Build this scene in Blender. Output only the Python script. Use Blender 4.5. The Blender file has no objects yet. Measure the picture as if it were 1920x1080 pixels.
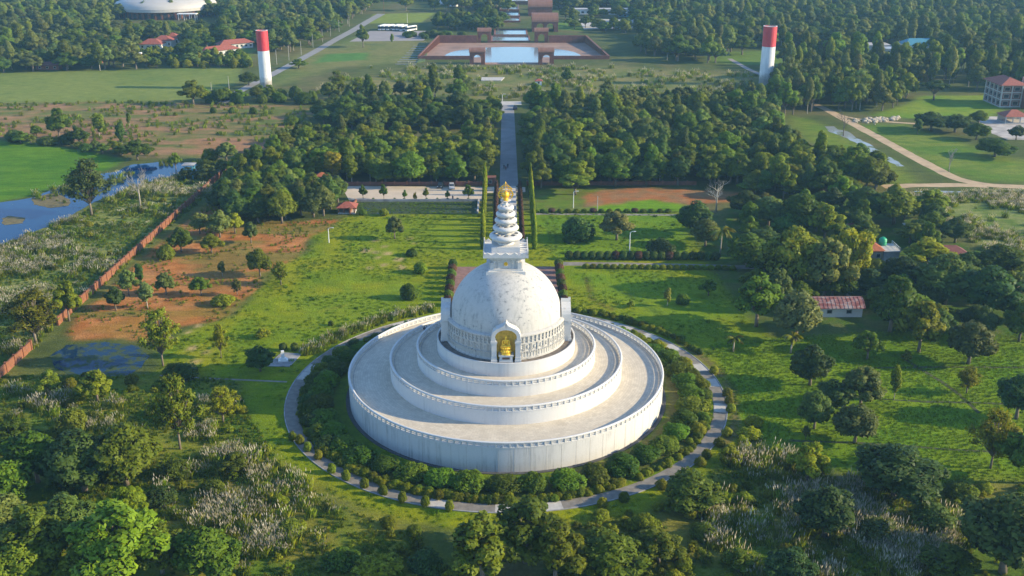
import bpy, math, random
import numpy as np
from mathutils import Vector, Matrix, Euler

SC = bpy.context.scene
COL = SC.collection
rnd = random.Random(7)
NR = np.random.default_rng(11)

# ------------------------------------------------------------------ camera, sky, sun, exposure
PITCH, CAM_H, CAM_D, YAW, FPX = 0.36613773, 89.8263637, 178.879864, 0.0063186, 1950.0
cam_d = bpy.data.cameras.new('camera'); cam = bpy.data.objects.new('camera', cam_d); COL.objects.link(cam)
cam.location = (0, -CAM_D, CAM_H)
cam.rotation_euler = (math.pi / 2 - PITCH, 0, -YAW)
cam_d.sensor_width = 36.0; cam_d.lens = FPX / 1920 * 36.0
cam_d.clip_start = 1.0; cam_d.clip_end = 9000
SC.camera = cam

SUN_EL, SUN_AZ = math.radians(21), math.radians(-4)      # azimuth measured from +x towards +y
sun_vec = Vector((math.cos(SUN_AZ) * math.cos(SUN_EL), math.sin(SUN_AZ) * math.cos(SUN_EL), math.sin(SUN_EL)))
world = bpy.data.worlds.new('World'); SC.world = world; world.use_nodes = True
wn = world.node_tree; bg = wn.nodes['Background']
sky = wn.nodes.new('ShaderNodeTexSky'); sky.sky_type = 'NISHITA'; sky.sun_disc = False
sky.sun_elevation = SUN_EL; sky.sun_rotation = math.pi / 2 - SUN_AZ
sky.air_density = 1.0; sky.dust_density = 0.2; sky.ozone_density = 4.0
wn.links.new(sky.outputs['Color'], bg.inputs['Color']); bg.inputs['Strength'].default_value = 0.15
sun_d = bpy.data.lights.new('sun', 'SUN'); sun = bpy.data.objects.new('sun', sun_d); COL.objects.link(sun)
sun_d.energy = 4.2; sun_d.angle = math.radians(0.55); sun_d.color = (1.0, 0.82, 0.50)
sun.rotation_euler = sun_vec.to_track_quat('Z', 'Y').to_euler()
sun.location = (120, 0, 150)
vs = SC.view_settings; vs.view_transform = 'Standard'; vs.look = 'None'; vs.gamma = 1; vs.use_curve_mapping = False
vs.exposure = 1.12
SC.cycles.volume_step_rate = 1.0; SC.cycles.max_bounces = 6; SC.cycles.transparent_max_bounces = 6
SC.cycles.volume_bounces = 0; SC.cycles.diffuse_bounces = 3; SC.cycles.glossy_bounces = 2; SC.cycles.transmission_bounces = 3

# ------------------------------------------------------------------ where things stand
_cp, _sp = math.cos(PITCH), math.sin(PITCH)
def W(px, py, z=0.0):
    """ground point under a point of the photograph"""
    X = (px - 960) / FPX; Y = -(py - 540) / FPX
    d = (X, _cp + Y * _sp, -_sp + Y * _cp)
    c, s = math.cos(-YAW), math.sin(-YAW)
    d = (c * d[0] - s * d[1], s * d[0] + c * d[1], d[2]); k = (z - CAM_H) / d[2]
    return (d[0] * k, -CAM_D + d[1] * k)
def WP(*pts): return [W(*p) for p in pts]
def S(py): return _cp * (py + 207.6) / CAM_H              # photograph pixels per metre at ground row py
def project(x, y, z):
    c, s = math.cos(YAW), math.sin(YAW); y = y + CAM_D; z = z - CAM_H
    x, y = c * x - s * y, s * x + c * y
    d = y * _cp - z * _sp; v = -(y * _sp + z * _cp)
    return 960 + FPX * x / d, 540 + FPX * v / d

# ------------------------------------------------------------------ materials
def newmat(name):
    m = bpy.data.materials.new(name); m.use_nodes = True
    nt = m.node_tree; b = nt.nodes['Principled BSDF']
    return m, nt, b
def N(nt, t, **kw):
    n = nt.nodes.new(t)
    for k, v in kw.items(): setattr(n, k, v)
    return n
def coords(nt, scale=(1, 1, 1), kind='Object'):
    tc = N(nt, 'ShaderNodeTexCoord'); mp = N(nt, 'ShaderNodeMapping')
    mp.inputs['Scale'].default_value = scale
    nt.links.new(tc.outputs[kind], mp.inputs['Vector']); return mp.outputs['Vector']
def noise(nt, vec, scale, detail=4, rough=0.6):
    n = N(nt, 'ShaderNodeTexNoise'); n.inputs['Scale'].default_value = scale
    n.inputs['Detail'].default_value = detail; n.inputs['Roughness'].default_value = rough
    nt.links.new(vec, n.inputs['Vector']); return n.outputs['Fac']
def ramp(nt, fac, stops):
    r = N(nt, 'ShaderNodeValToRGB'); e = r.color_ramp.elements
    while len(e) < len(stops): e.new(0.5)
    for i, (p, c) in enumerate(stops):
        e[i].position = p; e[i].color = (c, c, c, 1) if isinstance(c, (int, float)) else (*c, 1)
    nt.links.new(fac, r.inputs['Fac']); return r.outputs['Color']
def mix(nt, fac, a, b, mode='MIX'):
    m = N(nt, 'ShaderNodeMix', data_type='RGBA', blend_type=mode)
    for i, v in ((0, fac), (6, a), (7, b)):
        sock = m.inputs[i]
        if hasattr(v, 'is_linked'): nt.links.new(v, sock)
        elif isinstance(v, (int, float)): sock.default_value = float(v) if i == 0 else (v, v, v, 1)
        else: sock.default_value = (*v, 1)
    return m.outputs[2]
def bump(nt, b, h, strength=0.3, dist=0.1):
    n = N(nt, 'ShaderNodeBump'); n.inputs['Strength'].default_value = strength; n.inputs['Distance'].default_value = dist
    nt.links.new(h, n.inputs['Height']); nt.links.new(n.outputs['Normal'], b.inputs['Normal'])
def simple(name, col, rough=0.8, var=0.25, scale=1.5, metal=0.0, stretch=(1, 1, 1), bmp=0.0):
    m, nt, b = newmat(name)
    v = coords(nt, stretch); n = noise(nt, v, scale, 5)
    r = ramp(nt, n, [(0.25, tuple(c * (1 - var) for c in col)), (0.75, tuple(min(1, c * (1 + var)) for c in col))])
    nt.links.new(r, b.inputs['Base Color']); b.inputs['Roughness'].default_value = rough; b.inputs['Metallic'].default_value = metal
    if bmp: bump(nt, b, n, bmp, 0.05)
    return m

def white_wall(name, streak=0.5, speck=0.0, base=(0.60, 0.595, 0.59)):
    """whitewashed render with rain streaks and mould"""
    m, nt, b = newmat(name)
    geo = coords(nt, (1.0, 1.0, 0.05)); s1 = noise(nt, geo, 1.6, 6, 0.75)
    st = ramp(nt, s1, [(0.49, 0.0), (0.64, 1.0)])
    g2 = coords(nt, (1, 1, 0.5)); n2 = noise(nt, g2, 0.35, 4, 0.6); area = ramp(nt, n2, [(0.40, 0.0), (0.60, 1.0)])
    g3 = coords(nt, (1, 1, 1)); n3 = noise(nt, g3, 6.0, 5, 0.7); fine = ramp(nt, n3, [(0.3, 0.86), (0.7, 1.0)])
    streakf = mix(nt, 1.0, st, area, 'MULTIPLY')
    k = N(nt, 'ShaderNodeMath', operation='MULTIPLY'); nt.links.new(streakf, k.inputs[0]); k.inputs[1].default_value = streak
    c = mix(nt, k.outputs[0], base, (0.26, 0.27, 0.27))
    if speck:
        n4 = noise(nt, coords(nt, (1.0, 1.0, 1.3)), 1.5, 8, 0.70); sp = ramp(nt, n4, [(0.555, 0.0), (0.63, 1.0)])
        n5 = noise(nt, g3, 0.22, 3, 0.5); a5 = ramp(nt, n5, [(0.42, 0.0), (0.56, 1.0)])
        kk = mix(nt, 1.0, sp, a5, 'MULTIPLY')
        k2 = N(nt, 'ShaderNodeMath', operation='MULTIPLY'); nt.links.new(kk, k2.inputs[0]); k2.inputs[1].default_value = speck
        c = mix(nt, k2.outputs[0], c, (0.15, 0.165, 0.18))
    c = mix(nt, 1.0, c, fine, 'MULTIPLY')
    nt.links.new(c, b.inputs['Base Color']); b.inputs['Roughness'].default_value = 0.75
    bump(nt, b, n3, 0.15, 0.02)
    return m
M_WHITE = white_wall('whitewash_clean', 0.28)
M_WALL = white_wall('whitewash_streaked', 0.72, base=(0.60, 0.60, 0.60))
M_DOME = white_wall('dome_plaster', 0.75, 0.80, (0.50, 0.49, 0.475))

def deck_mat():
    m, nt, b = newmat('deck_stone')
    tc = N(nt, 'ShaderNodeTexCoord'); sx = N(nt, 'ShaderNodeSeparateXYZ'); nt.links.new(tc.outputs['Object'], sx.inputs[0])
    at = N(nt, 'ShaderNodeMath', operation='ARCTAN2'); nt.links.new(sx.outputs[1], at.inputs[0]); nt.links.new(sx.outputs[0], at.inputs[1])
    mu = N(nt, 'ShaderNodeMath', operation='MULTIPLY'); nt.links.new(at.outputs[0], mu.inputs[0]); mu.inputs[1].default_value = 24.0
    ln = N(nt, 'ShaderNodeVectorMath', operation='LENGTH'); 
    cmb0 = N(nt, 'ShaderNodeCombineXYZ'); nt.links.new(sx.outputs[0], cmb0.inputs[0]); nt.links.new(sx.outputs[1], cmb0.inputs[1])
    nt.links.new(cmb0.outputs[0], ln.inputs[0])
    cmb = N(nt, 'ShaderNodeCombineXYZ'); nt.links.new(mu.outputs[0], cmb.inputs[0]); nt.links.new(ln.outputs['Value'], cmb.inputs[1])
    br = N(nt, 'ShaderNodeTexBrick'); nt.links.new(cmb.outputs[0], br.inputs['Vector']); br.inputs['Scale'].default_value = 1.0
    br.inputs['Brick Width'].default_value = 0.9; br.inputs['Row Height'].default_value = 0.45; br.inputs['Mortar Size'].default_value = 0.02
    br.inputs['Color1'].default_value = (0.54, 0.47, 0.37, 1); br.inputs['Color2'].default_value = (0.62, 0.55, 0.44, 1); br.inputs['Mortar'].default_value = (0.42, 0.37, 0.30, 1)
    n = noise(nt, tc.outputs['Object'], 0.5, 7, 0.7); r = ramp(nt, n, [(0.3, 0.82), (0.7, 1.05)])
    c = mix(nt, 1.0, br.outputs['Color'], r, 'MULTIPLY')
    nt.links.new(c, b.inputs['Base Color']); b.inputs['Roughness'].default_value = 0.8
    return m
M_DECK = deck_mat()
M_GUTTER = simple('dark_gutter', (0.07, 0.07, 0.075), 0.9, 0.4)
M_PLINTHFLOOR = simple('weathered_plinth_floor', (0.15, 0.125, 0.105), 0.85, 0.55, 1.2)
M_GOLD, _nt, _b = newmat('gold')
_b.inputs['Base Color'].default_value = (0.95, 0.58, 0.05, 1); _b.inputs['Metallic'].default_value = 0.55; _b.inputs['Roughness'].default_value = 0.38
M_NICHE = simple('niche_bounce_gold', (0.72, 0.46, 0.07), 0.5, 0.3, 2.0)  # bright gold base colour stands in for warm light bounced inside the niche
M_PLAQUE = simple('brown_plaque', (0.10, 0.05, 0.03), 0.5)
def brick_mat(name, c1, c2, mort, w=0.5, h=0.16):
    m, nt, b = newmat(name)
    v = coords(nt); br = N(nt, 'ShaderNodeTexBrick')
    sx = N(nt, 'ShaderNodeSeparateXYZ'); nt.links.new(v, sx.inputs[0]); ad = N(nt, 'ShaderNodeMath', operation='ADD')
    nt.links.new(sx.outputs[0], ad.inputs[0]); nt.links.new(sx.outputs[1], ad.inputs[1])
    cb = N(nt, 'ShaderNodeCombineXYZ'); nt.links.new(ad.outputs[0], cb.inputs[0]); nt.links.new(sx.outputs[2], cb.inputs[1])
    nt.links.new(cb.outputs[0], br.inputs['Vector']); br.inputs['Scale'].default_value = 1
    br.inputs['Brick Width'].default_value = w; br.inputs['Row Height'].default_value = h; br.inputs['Mortar Size'].default_value = 0.012
    for k, c in (('Color1', c1), ('Color2', c2), ('Mortar', mort)): br.inputs[k].default_value = (*c, 1)
    n = noise(nt, v, 0.6, 6, 0.7); r = ramp(nt, n, [(0.3, 0.6), (0.7, 1.15)])
    nt.links.new(mix(nt, 1.0, br.outputs['Color'], r, 'MULTIPLY'), b.inputs['Base Color']); b.inputs['Roughness'].default_value = 0.9
    return m
M_BRICK = brick_mat('dark_red_brick', (0.23, 0.075, 0.05), (0.17, 0.06, 0.04), (0.16, 0.11, 0.09))
M_BRICKO = brick_mat('orange_brick', (0.28, 0.10, 0.045), (0.21, 0.075, 0.035), (0.20, 0.12, 0.08))
M_PAVEBRICK = simple('brick_paving', (0.22, 0.12, 0.10), 0.9, 0.35, 0.8)
M_TILE = simple('red_roof_tile', (0.27, 0.075, 0.05), 0.8, 0.35, 1.2)
M_TILEO = simple('orange_roof_tile', (0.33, 0.10, 0.04), 0.8, 0.4, 1.6)
M_TILED = simple('dark_roof_tile', (0.15, 0.045, 0.04), 0.8, 0.4, 1.6)
M_CONC = simple('concrete', (0.42, 0.40, 0.37), 0.9, 0.25, 0.8)
M_CONCD = simple('damp_concrete', (0.27, 0.27, 0.28), 0.85, 0.45, 0.5)
M_PATH = simple('path_concrete', (0.20, 0.18, 0.155), 0.9, 0.5, 0.35)
M_ROAD = simple('road_surface', (0.23, 0.225, 0.23), 0.9, 0.2, 0.2)
M_PLAZA = simple('pale_plaza', (0.50, 0.42, 0.33), 0.9, 0.2, 0.15)
M_DIRT = simple('dirt_road', (0.42, 0.30, 0.18), 0.95, 0.25, 0.25)
M_GREYPAVE = simple('parking_paving', (0.26, 0.235, 0.235), 0.9, 0.15, 0.15)
M_PAINTW = simple('white_paint', (0.78, 0.78, 0.78), 0.45, 0.06)
M_PAINTR = simple('red_paint', (0.52, 0.03, 0.045), 0.55, 0.15, 0.5)
M_ROOFW = simple('white_metal_roof', (0.44, 0.42, 0.40), 0.5, 0.08, 0.1)
M_TEAL = simple('teal_sheet_roof', (0.06, 0.22, 0.30), 0.5, 0.15)
M_BLUE = simple('blue_paint', (0.10, 0.32, 0.42), 0.5, 0.2)
M_GREENT, _nt, _b = newmat('green_plastic'); _b.inputs['Base Color'].default_value = (0.01, 0.33, 0.16, 1); _b.inputs['Roughness'].default_value = 0.45
M_GLASS, _nt, _b = newmat('dark_glass'); _b.inputs['Base Color'].default_value = (0.02, 0.03, 0.04, 1); _b.inputs['Roughness'].default_value = 0.12
M_DARK = simple('dark_opening', (0.02, 0.02, 0.022), 0.9)
M_TYRE = simple('rubber', (0.02, 0.02, 0.02), 0.8)
M_BARK = simple('bark', (0.16, 0.13, 0.10), 0.9, 0.35, 2.0)
M_BARKP = simple('pale_bark', (0.34, 0.31, 0.26), 0.9, 0.3, 2.0)
M_SKIN = simple('skin', (0.28, 0.15, 0.10), 0.6, 0.05)
M_HAIR = simple('hair', (0.015, 0.012, 0.01), 0.6, 0.1)
M_NAVY = simple('navy_cloth', (0.02, 0.03, 0.07), 0.9, 0.2)
M_LIGHTC = simple('pale_blue_cloth', (0.30, 0.36, 0.45), 0.9, 0.15)
M_REDC = simple('maroon_cloth', (0.18, 0.03, 0.03), 0.9, 0.15)
M_SILVER = simple('silver_paint', (0.55, 0.57, 0.60), 0.35, 0.05, metal=0.3)
def rust_roof():
    m, nt, b = newmat('rusty_corrugated_roof')
    v = coords(nt, (0.35, 1, 1)); n = noise(nt, v, 1.1, 5, 0.65)
    r = ramp(nt, n, [(0.38, (0.17, 0.045, 0.04)), (0.5, (0.24, 0.10, 0.09)), (0.62, (0.30, 0.25, 0.25))])
    nt.links.new(r, b.inputs['Base Color']); b.inputs['Roughness'].default_value = 0.6
    return m
M_RUST = rust_roof()
def water_mat(name, col, algae=None, amount=0.5, scale=0.25, rough=0.06, spec=0.12):
    m, nt, b = newmat(name); v = coords(nt); b.inputs['Roughness'].default_value = rough
    n2 = noise(nt, v, 2.5, 3); bump(nt, b, n2, 0.06, 0.05); b.inputs['Specular IOR Level'].default_value = spec
    if algae:
        n = noise(nt, v, scale, 8, 0.72); f = ramp(nt, n, [(amount, 1.0), (amount + .06, 0.0)])
        c = mix(nt, f, col, algae); nt.links.new(c, b.inputs['Base Color'])
        rr = N(nt, 'ShaderNodeMapRange'); nt.links.new(f, rr.inputs[0]); rr.inputs[3].default_value = rough; rr.inputs[4].default_value = 0.8
        nt.links.new(rr.outputs[0], b.inputs['Roughness'])
    else: b.inputs['Base Color'].default_value = (*col, 1)
    return m
M_RIVER = water_mat('river_water', (0.003, 0.035, 0.115), (0.06, 0.08, 0.03), 0.33, 0.12)
M_POND = water_mat('weedy_pond_water', (0.008, 0.03, 0.07), (0.05, 0.075, 0.03), 0.46, 0.35)
M_LOTUS = water_mat('lotus_pond_water', (0.02, 0.035, 0.03), (0.045, 0.065, 0.022), 0.54, 0.5)
M_CANAL = water_mat('canal_water', (0.20, 0.25, 0.28), None, rough=0.12, spec=.5)
M_CHANNEL = water_mat('channel_water', (0.26, 0.28, 0.28), (0.10, 0.13, 0.05), 0.42, 0.2)

def leaf_mat(name, dark, light, trans=0.30, hue=0.03):
    """leaves: colour differs from leaf to leaf and from tree to tree"""
    m, nt, b = newmat(name)
    at = N(nt, 'ShaderNodeAttribute'); at.attribute_name = 'tone'
    oi = N(nt, 'ShaderNodeObjectInfo')
    c = ramp(nt, at.outputs['Fac'], [(0.0, dark), (1.0, light)])
    hs = N(nt, 'ShaderNodeHueSaturation')
    mr = N(nt, 'ShaderNodeMapRange'); nt.links.new(oi.outputs['Random'], mr.inputs[0]); mr.inputs[3].default_value = 0.5 - hue; mr.inputs[4].default_value = 0.5 + hue * 0.7
    nt.links.new(mr.outputs[0], hs.inputs['Hue'])
    w = N(nt, 'ShaderNodeTexWhiteNoise', noise_dimensions='1D'); nt.links.new(oi.outputs['Random'], w.inputs['W'])
    mv = N(nt, 'ShaderNodeMapRange'); nt.links.new(w.outputs['Value'], mv.inputs[0]); mv.inputs[3].default_value = 0.62; mv.inputs[4].default_value = 1.4
    nt.links.new(mv.outputs[0], hs.inputs['Value']); nt.links.new(c, hs.inputs['Color'])
    cc = mix(nt, 1.0, hs.outputs['Color'], oi.outputs['Color'], 'MULTIPLY')
    nt.links.new(cc, b.inputs['Base Color']); b.inputs['Roughness'].default_value = 0.6
    b.inputs['Specular IOR Level'].default_value = 0.25
    tr = N(nt, 'ShaderNodeBsdfTranslucent'); tc = mix(nt, 1.0, cc, (1.5, 1.25, 0.5), 'MULTIPLY'); nt.links.new(tc, tr.inputs['Color'])
    ms = N(nt, 'ShaderNodeMixShader'); ms.inputs[0].default_value = trans
    # a leaf is lit alike from both of its faces: keep the crown's own normal on back faces too
    ge = N(nt, 'ShaderNodeNewGeometry'); fl = N(nt, 'ShaderNodeMath', operation='MULTIPLY_ADD'); nt.links.new(ge.outputs['Backfacing'], fl.inputs[0]); fl.inputs[1].default_value = -2; fl.inputs[2].default_value = 1
    sn = N(nt, 'ShaderNodeVectorMath', operation='SCALE'); nt.links.new(ge.outputs['Normal'], sn.inputs[0]); nt.links.new(fl.outputs[0], sn.inputs['Scale'])
    nt.links.new(sn.outputs[0], b.inputs['Normal']); nt.links.new(sn.outputs[0], tr.inputs['Normal'])
    out = nt.nodes['Material Output']
    nt.links.new(b.outputs[0], ms.inputs[1]); nt.links.new(tr.outputs[0], ms.inputs[2]); nt.links.new(ms.outputs[0], out.inputs['Surface'])
    return m
M_LEAF = leaf_mat('leaves', (0.050, 0.105, 0.006), (0.165, 0.235, 0.012), .38)
M_LEAFD = leaf_mat('dark_leaves', (0.028, 0.072, 0.012), (0.098, 0.160, 0.022), 0.3)
M_LEAFY = leaf_mat('yellow_green_leaves', (0.090, 0.150, 0.006), (0.260, 0.300, 0.012), 0.42)
M_LEAFG = leaf_mat('grey_green_leaves', (0.062, 0.105, 0.018), (0.175, 0.215, 0.045), 0.32)
M_PURPLE = leaf_mat('maroon_leaves', (0.045, 0.025, 0.02), (0.11, 0.055, 0.035), 0.2, 0.01)
M_GRASSB = leaf_mat('grass_blades', (0.130, 0.230, 0.008), (0.320, 0.370, 0.035), 0.5, 0.025)
M_RICE = leaf_mat('rice_blades', (0.100, 0.205, 0.004), (0.185, 0.300, 0.008), 0.4, 0.01)
M_PLUME = leaf_mat('seed_plumes', (0.42, 0.38, 0.26), (0.74, 0.69, 0.54), 0.45, 0.01)
M_HEDGE = leaf_mat('hedge_leaves', (0.055, 0.135, 0.006), (0.130, 0.240, 0.010), 0.35, 0.02)

# ------------------------------------------------------------------ mesh building
class MB:
    def __init__(s): s.v = []; s.f = []; s.m = []; s.mi = 0
    def add(s, vs, fs):
        o = len(s.v); s.v += [tuple(v) for v in vs]; s.f += [tuple(i + o for i in f) for f in fs]; s.m += [s.mi] * len(fs); return s
    def box(s, x0, x1, y0, y1, z0, z1):
        return s.add([(x0, y0, z0), (x1, y0, z0), (x1, y1, z0), (x0, y1, z0), (x0, y0, z1), (x1, y0, z1), (x1, y1, z1), (x0, y1, z1)],
                     [(0, 3, 2, 1), (4, 5, 6, 7), (0, 1, 5, 4), (1, 2, 6, 5), (2, 3, 7, 6), (3, 0, 4, 7)])
    def boxr(s, cx, cy, z0, sx, sy, sz, a=0.0, top=1.0):
        c, n = math.cos(a), math.sin(a); vs = []
        for k, z in ((1.0, z0), (top, z0 + sz)):
            for u, v in ((-1, -1), (1, -1), (1, 1), (-1, 1)):
                x, y = u * sx / 2 * k, v * sy / 2 * k; vs.append((cx + c * x - n * y, cy + n * x + c * y, z))
        return s.add(vs, [(0, 3, 2, 1), (4, 5, 6, 7), (0, 1, 5, 4), (1, 2, 6, 5), (2, 3, 7, 6), (3, 0, 4, 7)])
    def lathe(s, prof, n=48, c=(0, 0), closed=False, a0=0.0, a1=2 * math.pi):
        full = abs(a1 - a0 - 2 * math.pi) < 1e-6; k = n if full else n + 1; vs = []
        for i in range(k):
            a = a0 + (a1 - a0) * i / n
            for r, z in prof: vs.append((c[0] + r * math.cos(a), c[1] + r * math.sin(a), z))
        p = len(prof); fs = []
        for i in range(n):
            j = (i + 1) % k
            for q in range(p if closed else p - 1):
                r = (q + 1) % p; fs.append((i * p + q, j * p + q, j * p + r, i * p + r))
        return s.add(vs, fs)
    def prism(s, pts, z0, z1):
        n = len(pts); vs = [(x, y, z0) for x, y in pts] + [(x, y, z1) for x, y in pts]
        a = sum(pts[i][0] * pts[(i + 1) % n][1] - pts[(i + 1) % n][0] * pts[i][1] for i in range(n))
        idx = list(range(n)) if a > 0 else list(range(n))[::-1]
        fs = [tuple(idx[::-1]), tuple(i + n for i in idx)] + [(idx[i], idx[(i + 1) % n], idx[(i + 1) % n] + n, idx[i] + n) for i in range(n)]
        return s.add(vs, fs)
    def extrude(s, pts, f, g):
        """closed outline pts; f and g place an outline point on the near and far cap"""
        n = len(pts); vs = [f(*p) for p in pts] + [g(*p) for p in pts]
        return s.add(vs, [tuple(range(n)), tuple(range(2 * n - 1, n - 1, -1))] + [(i, i + n, (i + 1) % n + n, (i + 1) % n) for i in range(n)])
    def tube(s, pts, rad, n=6, cap=True):
        pts = [Vector(p) for p in pts]; vs = []; fs = []
        for i, p in enumerate(pts):
            d = (pts[min(i + 1, len(pts) - 1)] - pts[max(i - 1, 0)]).normalized()
            u = d.orthogonal().normalized() if abs(d.z) < 0.95 else Vector((1, 0, 0)); u = (u - d * u.dot(d)).normalized(); w = d.cross(u)
            r = rad[i] if hasattr(rad, '__len__') else rad
            for k in range(n):
                a = 2 * math.pi * k / n; q = p + u * (math.cos(a) * r) + w * (math.sin(a) * r); vs.append(tuple(q))
        for i in range(len(pts) - 1):
            for k in range(n): fs.append((i * n + k, i * n + (k + 1) % n, (i + 1) * n + (k + 1) % n, (i + 1) * n + k))
        if cap: fs += [tuple(range(n))[::-1], tuple(range((len(pts) - 1) * n, len(pts) * n))]
        return s.add(vs, fs)
    def ball(s, c, r, n=12, m=8):
        rx, ry, rz = r if hasattr(r, '__len__') else (r, r, r); vs = [(c[0], c[1], c[2] - rz)]
        for j in range(1, m):
            t = -math.pi / 2 + math.pi * j / m
            for i in range(n):
                a = 2 * math.pi * i / n; vs.append((c[0] + rx * math.cos(t) * math.cos(a), c[1] + ry * math.cos(t) * math.sin(a), c[2] + rz * math.sin(t)))
        vs.append((c[0], c[1], c[2] + rz)); fs = [(0, 1 + (i + 1) % n, 1 + i) for i in range(n)]
        for j in range(m - 2):
            for i in range(n):
                a = 1 + j * n + i; b = 1 + j * n + (i + 1) % n; fs.append((a, b, b + n, a + n))
        l = len(vs) - 1; o = 1 + (m - 2) * n; fs += [(l, o + i, o + (i + 1) % n) for i in range(n)]
        return s.add(vs, fs)
    def mesh(s, name, mats, smooth=False):
        me = bpy.data.meshes.new(name); me.from_pydata(s.v, [], s.f)
        for m in (mats if isinstance(mats, (list, tuple)) else [mats]): me.materials.append(m)
        if len(set(s.m)) > 1: me.polygons.foreach_set('material_index', s.m)
        if smooth: me.shade_smooth()
        me.update(); return me
    def build(s, name, mats, parent=None, smooth=False, loc=None):
        return obj(name, s.mesh(name, mats, smooth), parent, loc)

def obj(name, me, parent=None, loc=None):
    o = bpy.data.objects.new(name, me); COL.objects.link(o)
    if parent is not None: o.parent = parent
    if loc is not None: o.location = loc
    return o
def tag(o, label=None, cat=None, group=None, kind=None):
    if label: o['label'] = label
    if cat: o['category'] = cat
    if group: o['group'] = group
    if kind: o['kind'] = kind
    return o
def thing(name, label, cat, loc=(0, 0, 0), rz=0.0, group=None):
    o = bpy.data.objects.new(name, None); COL.objects.link(o); o.location = loc; o.rotation_euler = (0, 0, rz)
    o.empty_display_size = 0.5
    return tag(o, label, cat, group)
def copy_tree(o, parent=None):
    c = o.copy(); COL.objects.link(c); c.parent = parent
    for ch in list(o.children): copy_tree(ch, c)
    return c
def edge_smooth(o, ang=40):
    me = o.data; me.shade_smooth()
    try: me.set_sharp_from_angle(angle=math.radians(ang))
    except Exception: pass
    return o

# ------------------------------------------------------------------ value noise and polygons in numpy
def _hash(i, j, seed):
    n = (i.astype(np.int64) * 374761393 + j.astype(np.int64) * 668265263 + seed * 1442695041) & 0x7fffffff
    n = ((n ^ (n >> 13)) * 1274126177) & 0x7fffffff
    return ((n ^ (n >> 16)) & 0xffff) / 65535.0
def vnoise(x, y, s, seed=0, octs=4):
    out = 0; amp = 1; tot = 0; x = x / s; y = y / s
    for o in range(octs):
        i, j = np.floor(x), np.floor(y); u, v = x - i, y - j; u = u * u * (3 - 2 * u); v = v * v * (3 - 2 * v)
        a = _hash(i, j, seed + o); b = _hash(i + 1, j, seed + o); c = _hash(i, j + 1, seed + o); d = _hash(i + 1, j + 1, seed + o)
        out = out + amp * ((a * (1 - u) + b * u) * (1 - v) + (c * (1 - u) + d * u) * v); tot += amp; amp *= 0.55; x = x * 2.03; y = y * 2.03
    return out / tot
def poly_sd(x, y, P):
    """signed distance to a polygon, negative inside"""
    P = np.array(P, float); n = len(P); d2 = np.full(x.shape, 1e18); ins = np.zeros(x.shape, bool)
    for i in range(n):
        a = P[i]; b = P[(i + 1) % n]; e = b - a; wx, wy = x - a[0], y - a[1]
        t = np.clip((wx * e[0] + wy * e[1]) / max(e @ e, 1e-9), 0, 1); dx, dy = wx - e[0] * t, wy - e[1] * t
        d2 = np.minimum(d2, dx * dx + dy * dy)
        c = (a[1] > y) != (b[1] > y)
        with np.errstate(divide='ignore', invalid='ignore'): xx = a[0] + (y - a[1]) * e[0] / (e[1] if abs(e[1]) > 1e-12 else 1e-12)
        ins ^= c & (x < xx)
    d = np.sqrt(d2); return np.where(ins, -d, d)
def sample(P, spacing, jitter=0.45, holes=(), shrink=0.0, rng=NR):
    P = np.array(P); x0, y0 = P.min(0); x1, y1 = P.max(0)
    gx, gy = np.meshgrid(np.arange(x0, x1, spacing), np.arange(y0, y1, spacing))
    x = (gx + rng.uniform(-jitter, jitter, gx.shape) * spacing).ravel(); y = (gy + rng.uniform(-jitter, jitter, gx.shape) * spacing).ravel()
    k = poly_sd(x, y, P) < -shrink; x, y = x[k], y[k]
    for h in holes:
        k = poly_sd(x, y, h) > 0; x, y = x[k], y[k]
    return np.stack([x, y], 1)
def sheet(name, P, z, mat, kind='structure', rag=0.0, step=2.0, seed=3):
    """a flat sheet on the ground with an uneven outline when rag > 0"""
    P = [tuple(p) for p in P]
    if rag > 0:
        Q = []
        for i in range(len(P)):
            a = np.array(P[i]); b = np.array(P[(i + 1) % len(P)]); L = np.hypot(*(b - a)); k = max(1, int(L / step)); nr = np.array([-(b - a)[1], (b - a)[0]]) / max(L, 1e-6)
            for q in range(k):
                p = a + (b - a) * q / k; w = vnoise(np.array([p[0]]), np.array([p[1]]), step * 3, seed, 3)[0] - 0.5; Q.append(tuple(p + nr * w * 2 * rag))
        P = Q
    me = bpy.data.meshes.new(name); me.from_pydata([(x, y, z) for x, y in P], [], [tuple(range(len(P)))])
    me.materials.append(mat); me.update()
    if me.polygons[0].normal.z < 0: me.flip_normals()
    o = obj(name, me)
    if kind: o['kind'] = kind
    return o
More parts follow.
